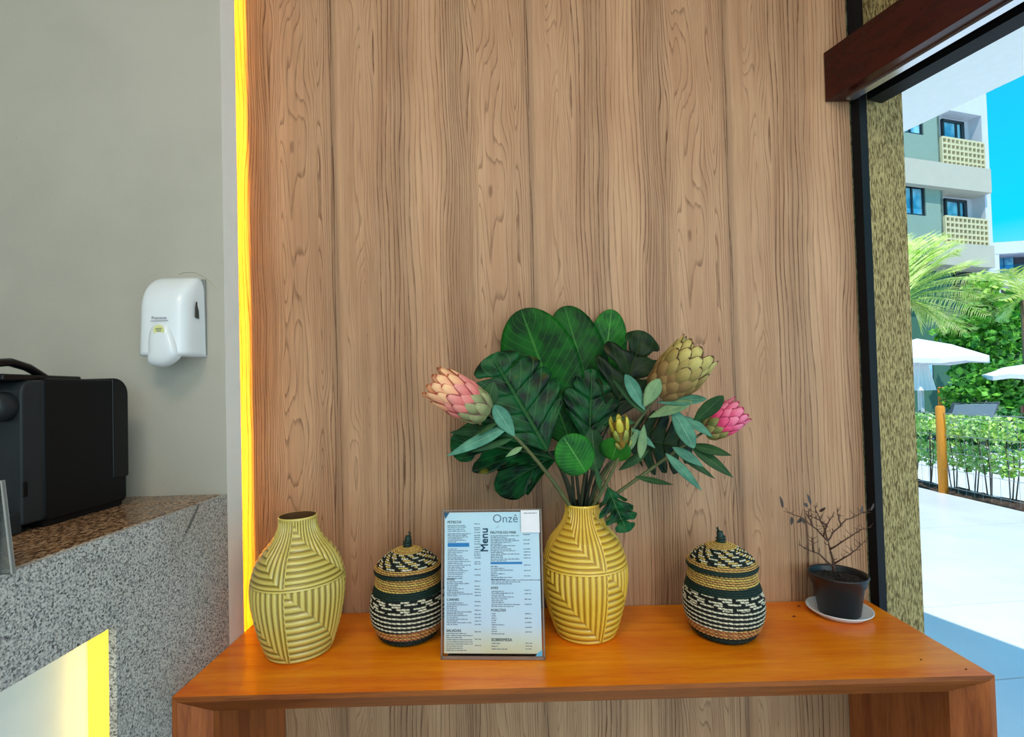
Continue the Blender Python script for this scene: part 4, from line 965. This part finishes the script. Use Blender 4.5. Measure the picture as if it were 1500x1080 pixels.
# broad-leaved trees
def tree(name, label, base, tr_top, blobs, n, s, mat, seed, rad=.06):
    root = empty(name, base); tag(root, label, 'tree')
    k = MB(); k.tube([(0, 0, 0), (.03, 0, tr_top*.5), (0, .03, tr_top)], [rad, rad*.8, rad*.5], 8)
    for b in blobs: k.tube([(0, .02, tr_top*.7), (b[0]*.6, b[1]*.6, (tr_top*.7+b[2])/2+.05), (b[0], b[1], b[2])], [rad*.5, rad*.35, rad*.15], 6)
    k.build('trunk', M_bark, root, smooth=True)
    fo = foliage(blobs, n, s, seed).build('foliage', mat, root); fo['kind'] = 'stuff'
def gb(px, Y, z=-.04): p = P(px, 640, Y); return V((p.x, p.y, z))
def rel(base, px, py, r, rz=None):
    p = P(px, py, base.y)-base; return (p.x, p.y, p.z, r, r, rz or r)
b = gb(1432, 14); tree('leafy_tree', 'bushy green tree behind the hedge beside the white parasol', b, 2.0, [rel(b, 1428, 498, .75, .6), rel(b, 1444, 540, .7, .5), rel(b, 1408, 485, .5, .4), rel(b, 1452, 470, .65, .6)], 1300, .25, M_f2, 3)
b = gb(1495, 15); tree('leafy_tree', 'tall green tree cut off by the right edge of the photo', b, 2.4, [rel(b, 1482, 480, .75, .7), rel(b, 1504, 450, .6, .6), rel(b, 1490, 525, .8, .6)], 1300, .25, M_f2, 4)
b = gb(1440, 16.5); tree('leafy_tree', 'small bright yellow-green tree top in front of building', b, 3.2, [rel(b, 1440, 425, .42, .55), rel(b, 1446, 455, .5, .5)], 1200, .2, M_f5, 5)
b = gb(1458, 12); tree('leafy_tree', 'low dark tree crown between the parasols', b, 1.1, [rel(b, 1440, 580, .7, .5), rel(b, 1465, 560, .5, .5)], 1300, .19, M_f2, 6)
# palms
def palm(label, crown_px, Y, fronds, seed):
    c = P(*crown_px, Y); root = empty('palm_tree', (c.x, c.y, -.04)); tag(root, label, 'tree', 'palms in the garden'); c = c-V(root.location); rd = random.Random(seed)
    k = MB(); k.tube([(0, 0, 0), (.05, .02, c.z*.5), tuple(c)], [.11, .09, .07], 12); k.build('trunk', M_bark, root, smooth=True)
    for (tx, ty_) in fronds:
        t = P(tx, ty_, Y+rd.uniform(-.5, .5))-V(root.location); mid = c.lerp(t, .5)+V((0, 0, .18+.1*(t-c).length))
        k = MB(); pts = [c*(1-s)**2+mid*2*s*(1-s)+t*s*s for s in [i/22 for i in range(23)]]; k.tube(pts, [.014*(1-.8*i/22) for i in range(23)], 5)
        for i in [q/2 for q in range(4, 46)]:
            ii = int(i); P0 = pts[ii].lerp(pts[min(22, ii+1)], i-ii); d = (pts[ii]-pts[ii-1]).normalized(); sd = d.cross(V((0, 0, 1))).normalized(); s = i/22; Lf = .55*math.sin(PI*min(1, s*.85+.12))+.08
            for sg in (-1, 1):
                e = P0+(sd*sg*.7+d*.8+V((0, 0, -.25+rd.uniform(-.12, .2)))).normalized()*Lf; w2 = d*.011
                mid_ = P0.lerp(e, .5)+V((0, 0, .03))
                k.add([P0-w2, P0+w2, mid_+w2, mid_-w2, e], [(0, 1, 2, 3), (3, 2, 4)])
        k.build('frond', M_f3, root)
palm('large palm with yellow-green fronds beside the olive column', (1320, 445), 8.0, [(1395, 372), (1432, 410), (1445, 462), (1352, 352), (1300, 350), (1240, 400), (1418, 390), (1410, 486), (1260, 500), (1376, 360), (1436, 436), (1380, 480), (1334, 356), (1350, 470)], 1)
palm('smaller palm at right edge below the far balcony', (1500, 440), 12.0, [(1462, 405), (1470, 440), (1478, 395), (1520, 400), (1462, 470), (1530, 440)], 2)

# parasols
M_cloth = plain('white_canvas', (.88, .88, .90), .8, .05); M_wpole = plain('white_metal', (.7, .7, .7), .4, .05)
def parasol(label, px, Y, apex_py, rim_py, rad, ptsn=4, rot=.4):
    a = P(px, apex_py, Y); r0 = P(px, rim_py, Y); root = empty('parasol', (a.x, a.y, -.04)); tag(root, label, 'parasol', 'white parasols in the garden')
    hA = a.z+.04; hR = r0.z+.04
    k = MB(); k.tube([(0, 0, 0), (0, 0, hA-.02)], .03, 10); k.lathe([(0, .28), (.06, .26), (.08, .05)], 20); k.build('pole', M_wpole, root, smooth=False)
    n = 8; k = MB(); vs = [(0, 0, hA)]
    for ring, fr_ in ((1, .5), (2, 1.)):
        for i in range(n*2):
            an = rot+PI*i/n; rr = rad*fr_*(1 if i % 2 == 0 else .93); z = hA+(hR-hA)*fr_+.05*(fr_ < 1)-(0 if i % 2 == 0 else -.04*fr_); vs.append((rr*cos(an), rr*sin(an), z))
    for i in range(n*2): vs.append((vs[1+n*2+i][0], vs[1+n*2+i][1], vs[1+n*2+i][2]-.10))
    m2 = n*2; fs = [(0, 1+i, 1+(i+1) % m2) for i in range(m2)]+[(1+i, 1+m2+i, 1+m2+(i+1) % m2, 1+(i+1) % m2) for i in range(m2)]+[(1+m2+i, 1+2*m2+i, 1+2*m2+(i+1) % m2, 1+m2+(i+1) % m2) for i in range(m2)]
    k.add(vs, fs); k.build('canopy', M_cloth, root)
    k = MB()
    for i in range(n): an = rot+2*PI*i/n; k.tube([(0, 0, hA-.04), (rad*.98*cos(an), rad*.98*sin(an), hR-.02)], .012, 5)
    k.build('ribs', M_wpole, root)
parasol('large open white parasol beside the olive column', 1343, 11, 496, 529, 1.22)
parasol('white parasol at the right edge of the garden', 1500, 11.5, 534, 550, .8, rot=.1)
c = P(1349, 534, 10.4); root = empty('closed_parasol', (c.x, c.y, -.04)); tag(root, 'closed white parasol wrapped in cloth under the large open one', 'parasol')
hA = c.z+.04; hB = P(1349, 572, 10.4).z+.04
k = MB(); k.tube([(0, 0, 0), (0, 0, hB+.1)], .03, 10); k.lathe([(0, .25), (.06, .24), (.07, .05)], 20); k.build('pole', M_wpole, root)
k = MB(); vs = []
for i in range(9):
    u = i/8
    for j in range(32): a = 2*PI*j/32; r = (.20-.10*u)*(1+.16*cos(a*8)); vs.append((r*cos(a), r*sin(a), hB+(hA-hB)*u))
k.add(vs, [(i*32+j, i*32+(j+1) % 32, (i+1)*32+(j+1) % 32, (i+1)*32+j) for i in range(8) for j in range(32)]+[tuple(8*32+j for j in range(32))]); k.build('canopy', M_cloth, root, smooth=True)

# garden seats
M_mesh = plain('grey_mesh_fabric', s2l(150, 162, 170), .7, .25, 60); M_mdark = plain('dark_grey_frame', s2l(84, 92, 98), .5)
def lounger(label, base, rz, back=True):
    root = empty('sun_lounger', base, rz); tag(root, label, 'sun lounger')
    k = MB(); k.box((-.32, -.9, .30), (.32, .35, .33)); k.build('seat', M_mesh, root)
    k = MB(); k.obox((-.32, .35, .31), (.64, 0, 0), (0, .35, .62), (0, .03, -.01)); k.build('backrest', M_mesh, root)
    k = MB(); k.tube([(-.34, -.92, .31), (-.34, .36, .31), (-.34, .72, .95), (.34, .72, .95), (.34, .36, .31), (.34, -.92, .31), (-.34, -.92, .31)], .02, 8); k.build('frame', M_mdark, root, smooth=True)
    for x_ in (-.33, .33):
        for y_ in (-.8, .3): k = MB(); k.tube([(x_, y_, 0), (x_, y_, .31)], .02, 8); k.build('leg', M_mdark, root)
b = P(1393, 620, 9.6); b.z = -.04; lounger('grey mesh garden chair with upright back right of the orange post', b, PI*.93)
b = P(1350, 620, 12.2); b.z = -.04; lounger('grey mesh lounger left of the orange post', b, PI*.5)
# small orange bollard pair
M_or = plain('orange_plastic', s2l(232, 140, 40), .5)
for i, px in enumerate((1379, 1384)):
    b = P(px, 640, 16); k = MB(); k.lathe([(0, .07), (.05, .07), (.06, .05), (P(px, 570, 16).z+.04, .045), (P(px, 568, 16).z+.06, .02)], 12); o = k.build('bollard', M_or, smooth=True); o.location = (b.x, b.y, -.04)
    tag(o, ('left one of two thin orange bollards before the green wall', 'right one of two thin orange bollards before the green wall')[i], 'bollard')
# kiosk with brown boards, green band
kb = P(1489, 604, 16); kb.z = -.04; ki = empty('garden_kiosk', kb); tag(ki, 'brown boarded kiosk with a green band at the right edge', 'kiosk')
M_brd = plain('red_brown_board', s2l(120, 66, 60), .7, .3, 8, st=(1, 1, .2)); M_grb = plain('green_band', s2l(20, 110, 84), .5)
zt2 = P(1489, 573, 16).z+.04; zt3 = P(1489, 564, 16).z+.04
for i in range(9): k = MB(); k.box((-.36+i*.14, -.02, 0), (-.36+i*.14+.13, .02, zt2)); k.build('board', M_brd, ki)
k = MB(); k.box((-.40, -.04, zt2), (.92, .04, zt3)); k.build('band', M_grb, ki)
k = MB(); k.box((-.36, .03, 0), (.9, .6, zt2-.02)); k.build('counter_body', M_mdark, ki)

# ------------------------------------------------------------------ apartment building
M_fgr = plain('sage_render', s2l(140, 164, 152), .85, .06, 3); M_fcr = plain('cream_render', s2l(196, 190, 176), .85, .05, 3); M_fwh = plain('white_render', s2l(212, 214, 224), .8, .04, 3)
M_fr = plain('dark_window_frame', s2l(34, 44, 54), .4); M_gl = N('blue_glass'); _n = M_gl.noise(scale=1.2, detail=2); M_gl.col(M_gl.mix(M_gl.smooth(_n, .4, .6), s2l(70, 150, 190), s2l(150, 214, 236))); M_gl.rough(.06, .8); M_gl = M_gl.m
M_lat = plain('cream_block', s2l(216, 206, 168), .8, .08, 3); M_cur = plain('pale_curtain', s2l(200, 216, 222), .8)
YB0 = 18.6
cB = P(1452, 300, YB0); uB = V((-.961, -.276, 0)); wB = V((.276, -.961, 0)).normalized()     # uB runs left along the facade, wB towards us
b0 = V((cB.x, cB.y, -.04)); bl = empty('apartment_building', b0); tag(bl, 'sage and cream apartment building with perforated balcony railings', 'building')
def hit(px, py, dep=0):      # facade coordinates (s along left, z) of a pixel on the plane dep in front of the facade
    d = ray(px, py); o = V((0, 0, CZ)); pl = b0+wB*dep; k = (pl-o).dot(wB)/d.dot(wB); p = o+d*k; return (p-b0).dot(uB), p.z+.04
def bbox(mb, s0, s1, z0, z1, d0, d1): mb.obox(uB*s0+wB*d0+V((0, 0, z0)), uB*(s1-s0), wB*(d1-d0), (0, 0, z1-z0)); return mb
sJ = hit(1379, 230)[0]          # balcony/wall joint
sR = hit(1440, 230)[0]          # balcony right end
z = lambda px, py: hit(px, py)[1]
zs = dict(b1t=z(1400, 246), b1b=z(1400, 281), r1t=z(1400, 205), c1=z(1400, 163), b2t=z(1410, 360), b2b=z(1410, 392), r2t=z(1410, 320), c2=z(1410, 283))
HT = 13.; SE = 7.0
# solid pier on the right
bbox(k := MB(), 0, sR, 0, HT, -4, 0); k.build('pier', M_fwh, bl)
# sage walls (left part) per storey with window holes
def wall_with_window(s0, s1, z0, z1, w0, w1, wz0, wz1):
    k = MB(); bbox(k, s0, w0, z0, z1, -.25, -.02); bbox(k, w1, s1, z0, z1, -.25, -.02); bbox(k, w0, w1, z0, wz0, -.25, -.02); bbox(k, w0, w1, wz1, z1, -.25, -.02)
    k.build('wall', M_fgr, bl)
    f = MB(); t = .06
    bbox(f, w0, w1, wz0, wz0+t, -.18, -.06); bbox(f, w0, w1, wz1-t, wz1, -.18, -.06); bbox(f, w0, w0+t, wz0, wz1, -.18, -.06); bbox(f, w1-t, w1, wz0, wz1, -.18, -.06)
    nb = 3
    for i in range(1, nb): x = w0+(w1-w0)*i/nb; bbox(f, x-t/2, x+t/2, wz0, wz1, -.17, -.07)
    fo = f.build('window', M_fr, bl); g = MB(); bbox(g, w0+.02, w1-.02, wz0+.02, wz1-.02, -.13, -.12); g.build('pane', M_gl, fo)
w0 = hit(1353.5, 185)[0]; wa = hit(1357, 295)[0]
wall_with_window(sJ, SE, zs['b1t'], zs['c1']+.9, w0, w0+1.7, z(1350, 197), z(1350, 197)+1.15)
wall_with_window(sJ, SE, zs['b2t'], zs['b1b'], wa, wa+1.7, z(1355, 316), z(1355, 273))
# cream slab bands
for a, b_ in ((zs['b1b'], zs['b1t']), (zs['b2b'], zs['b2t'])):
    bbox(k := MB(), sR, SE, a, b_, -2.2, .22); k.build('slab_band', M_fcr, bl)
bbox(k := MB(), sR, SE, zs['c1'], HT, -2.2, .0); k.build('upper_wall', M_fwh, bl)
# balconies
for zf, zr, zc2 in ((zs['b1t'], zs['r1t'], zs['c1']), (zs['b2t'], zs['r2t'], zs['b1b'])):
    bbox(k := MB(), sR, sJ, zf, zc2, -.5, -.42); k.build('balcony_wall', M_fwh, bl)
    bbox(k := MB(), sJ, sJ+.12, zf, zc2, -.5, -.02); k.build('side_wall', M_fgr, bl)
    k = MB(); t = .05; nxb, nzb = 10, 5; W2 = sJ-sR; H2 = zr-zf
    for i in range(nxb+1): x = sR+W2*i/nxb; bbox(k, x-.03, x+.03, zf, zr, -.06, .06)
    for i in range(nzb+1): zz2 = zf+H2*i/nzb; bbox(k, sR, sJ, zz2-.035, zz2+.035, -.058, .058)
    o = k.build('perforated_railing', M_lat, bl)
    pyr = 190 if zf > 8 else 300
    f = MB(); a0 = hit(1411 if zf > 8 else 1415, pyr, -.38)[0]; a1 = hit(1379.5 if zf > 8 else 1383.5, pyr, -.38)[0]; zd = zc2-.10
    bbox(f, a0, a0+.16, zf, zd, -.42, -.34); bbox(f, a1-.08, a1, zf, zd, -.42, -.34); bbox(f, a0, a1, zd-.1, zd, -.42, -.34); m1 = a0+(a1-a0)*.35; bbox(f, m1-.05, m1+.05, zf, zd, -.42, -.36)
    fo = f.build('window', M_fr, bl); g = MB(); bbox(g, a0+.1, a1-.05, zf, zd-.05, -.41, -.39); g.build('pane', M_gl, fo)
# lower storeys
bbox(k := MB(), sR, SE, 0, zs['b2b'], -2.2, -.6); k.build('lower_wall', plain('green_render', s2l(70, 116, 98), .85, .06, 3), bl)
f = MB(); x0, x1 = hit(1413, 540, -.6)[0], hit(1393, 540, -.6)[0]; z0, z1 = hit(1400, 556, -.6)[1], hit(1400, 520, -.6)[1]
bbox(f, x0, x1, z0, z1, -.6, -.52); fo = f.build('window', M_fr, bl); g = MB(); bbox(g, x0+.07, x1-.07, z0+.07, z1-.07, -.52, -.515); g.build('pane', M_gl, fo)
f = MB(); x0, x1 = hit(1364, 540, -.6)[0], hit(1340, 540, -.6)[0]; bbox(f, x0, x1, z0, z1, -.6, -.52); fo = f.build('window', M_fr, bl); g = MB(); bbox(g, x0+.07, x1-.07, z0+.07, z1-.07, -.52, -.515); g.build('pane', M_gl, fo)
f = MB(); x0, x1 = hit(1438, 400, -.6)[0], hit(1396, 400, -.6)[0]; z0, z1 = hit(1415, 440, -.6)[1], hit(1415, 397, -.6)[1]
bbox(f, x0, x1, z0, z1, -.6, -.52); f.build('window', M_fr, bl)

# second, more distant building
Y2 = 34.; b1 = P(1455, 400, Y2); b1.z = -.04; u2 = V((.985, -.17, 0)); w2_ = V((-.17, -.985, 0))
b2 = empty('hotel_building', b1); tag(b2, 'distant white building with dark balcony recesses at the right edge', 'building')
def h2(px, py): d = ray(px, py); o = V((0, 0, CZ)); k = (b1-o).dot(w2_)/d.dot(w2_); p = o+d*k; return (p-b1).dot(u2), p.z+.04
def bb2(mb, s0, s1, z0, z1, d0, d1): mb.obox(u2*s0+w2_*d0+V((0, 0, z0)), u2*(s1-s0), w2_*(d1-d0), (0, 0, z1-z0)); return mb
S1 = 9.
zr_ = h2(1456, 357)[1]; za = h2(1456, 374)[1]; zb2 = h2(1456, 411)[1]; zc3 = h2(1456, 421)[1]
bb2(k := MB(), -.2, S1, za, zr_, -6, .3); k.build('parapet', M_fwh, b2)
bb2(k := MB(), -.2, S1, zc3, zb2, -6, .3); k.build('balcony_slab', M_fwh, b2)
bb2(k := MB(), -.2, S1, 0, zc3-2.5, -6, .3); k.build('lower_wall', M_fwh, b2)
bb2(k := MB(), -.2, S1, zc3-2.5, za, -6, -1.2); k.build('recess_wall', plain('dark_taupe_render', s2l(92, 84, 92), .8), b2)
bb2(k := MB(), -.2, .2, 0, zr_, -6, .28); k.build('end_wall', M_fwh, b2)
for i in range(4):
    for za_, zb_2 in ((zb2, zb2+1.75), (zc3-2.5, zc3-2.5+1.6)):
        x = .75+i*2.1; f = MB(); bb2(f, x, x+1.3, za_, zb_2, -1.2, -1.1); fo = f.build('window', M_fr, b2)
        for q in (0, 1): g = MB(); bb2(g, x+.06+q*.6, x+.06+q*.6+.55, za_+.06, zb_2-.06, -1.1, -1.08); g.build('pane', M_gl, fo)
M_bgl = clear_mat('blue_balcony_glass', (.35, .7, .9), .3)
bb2(k := MB(), .2, S1, zb2, zb2+.95, .24, .28); k.build('glass_railing', M_bgl, b2)
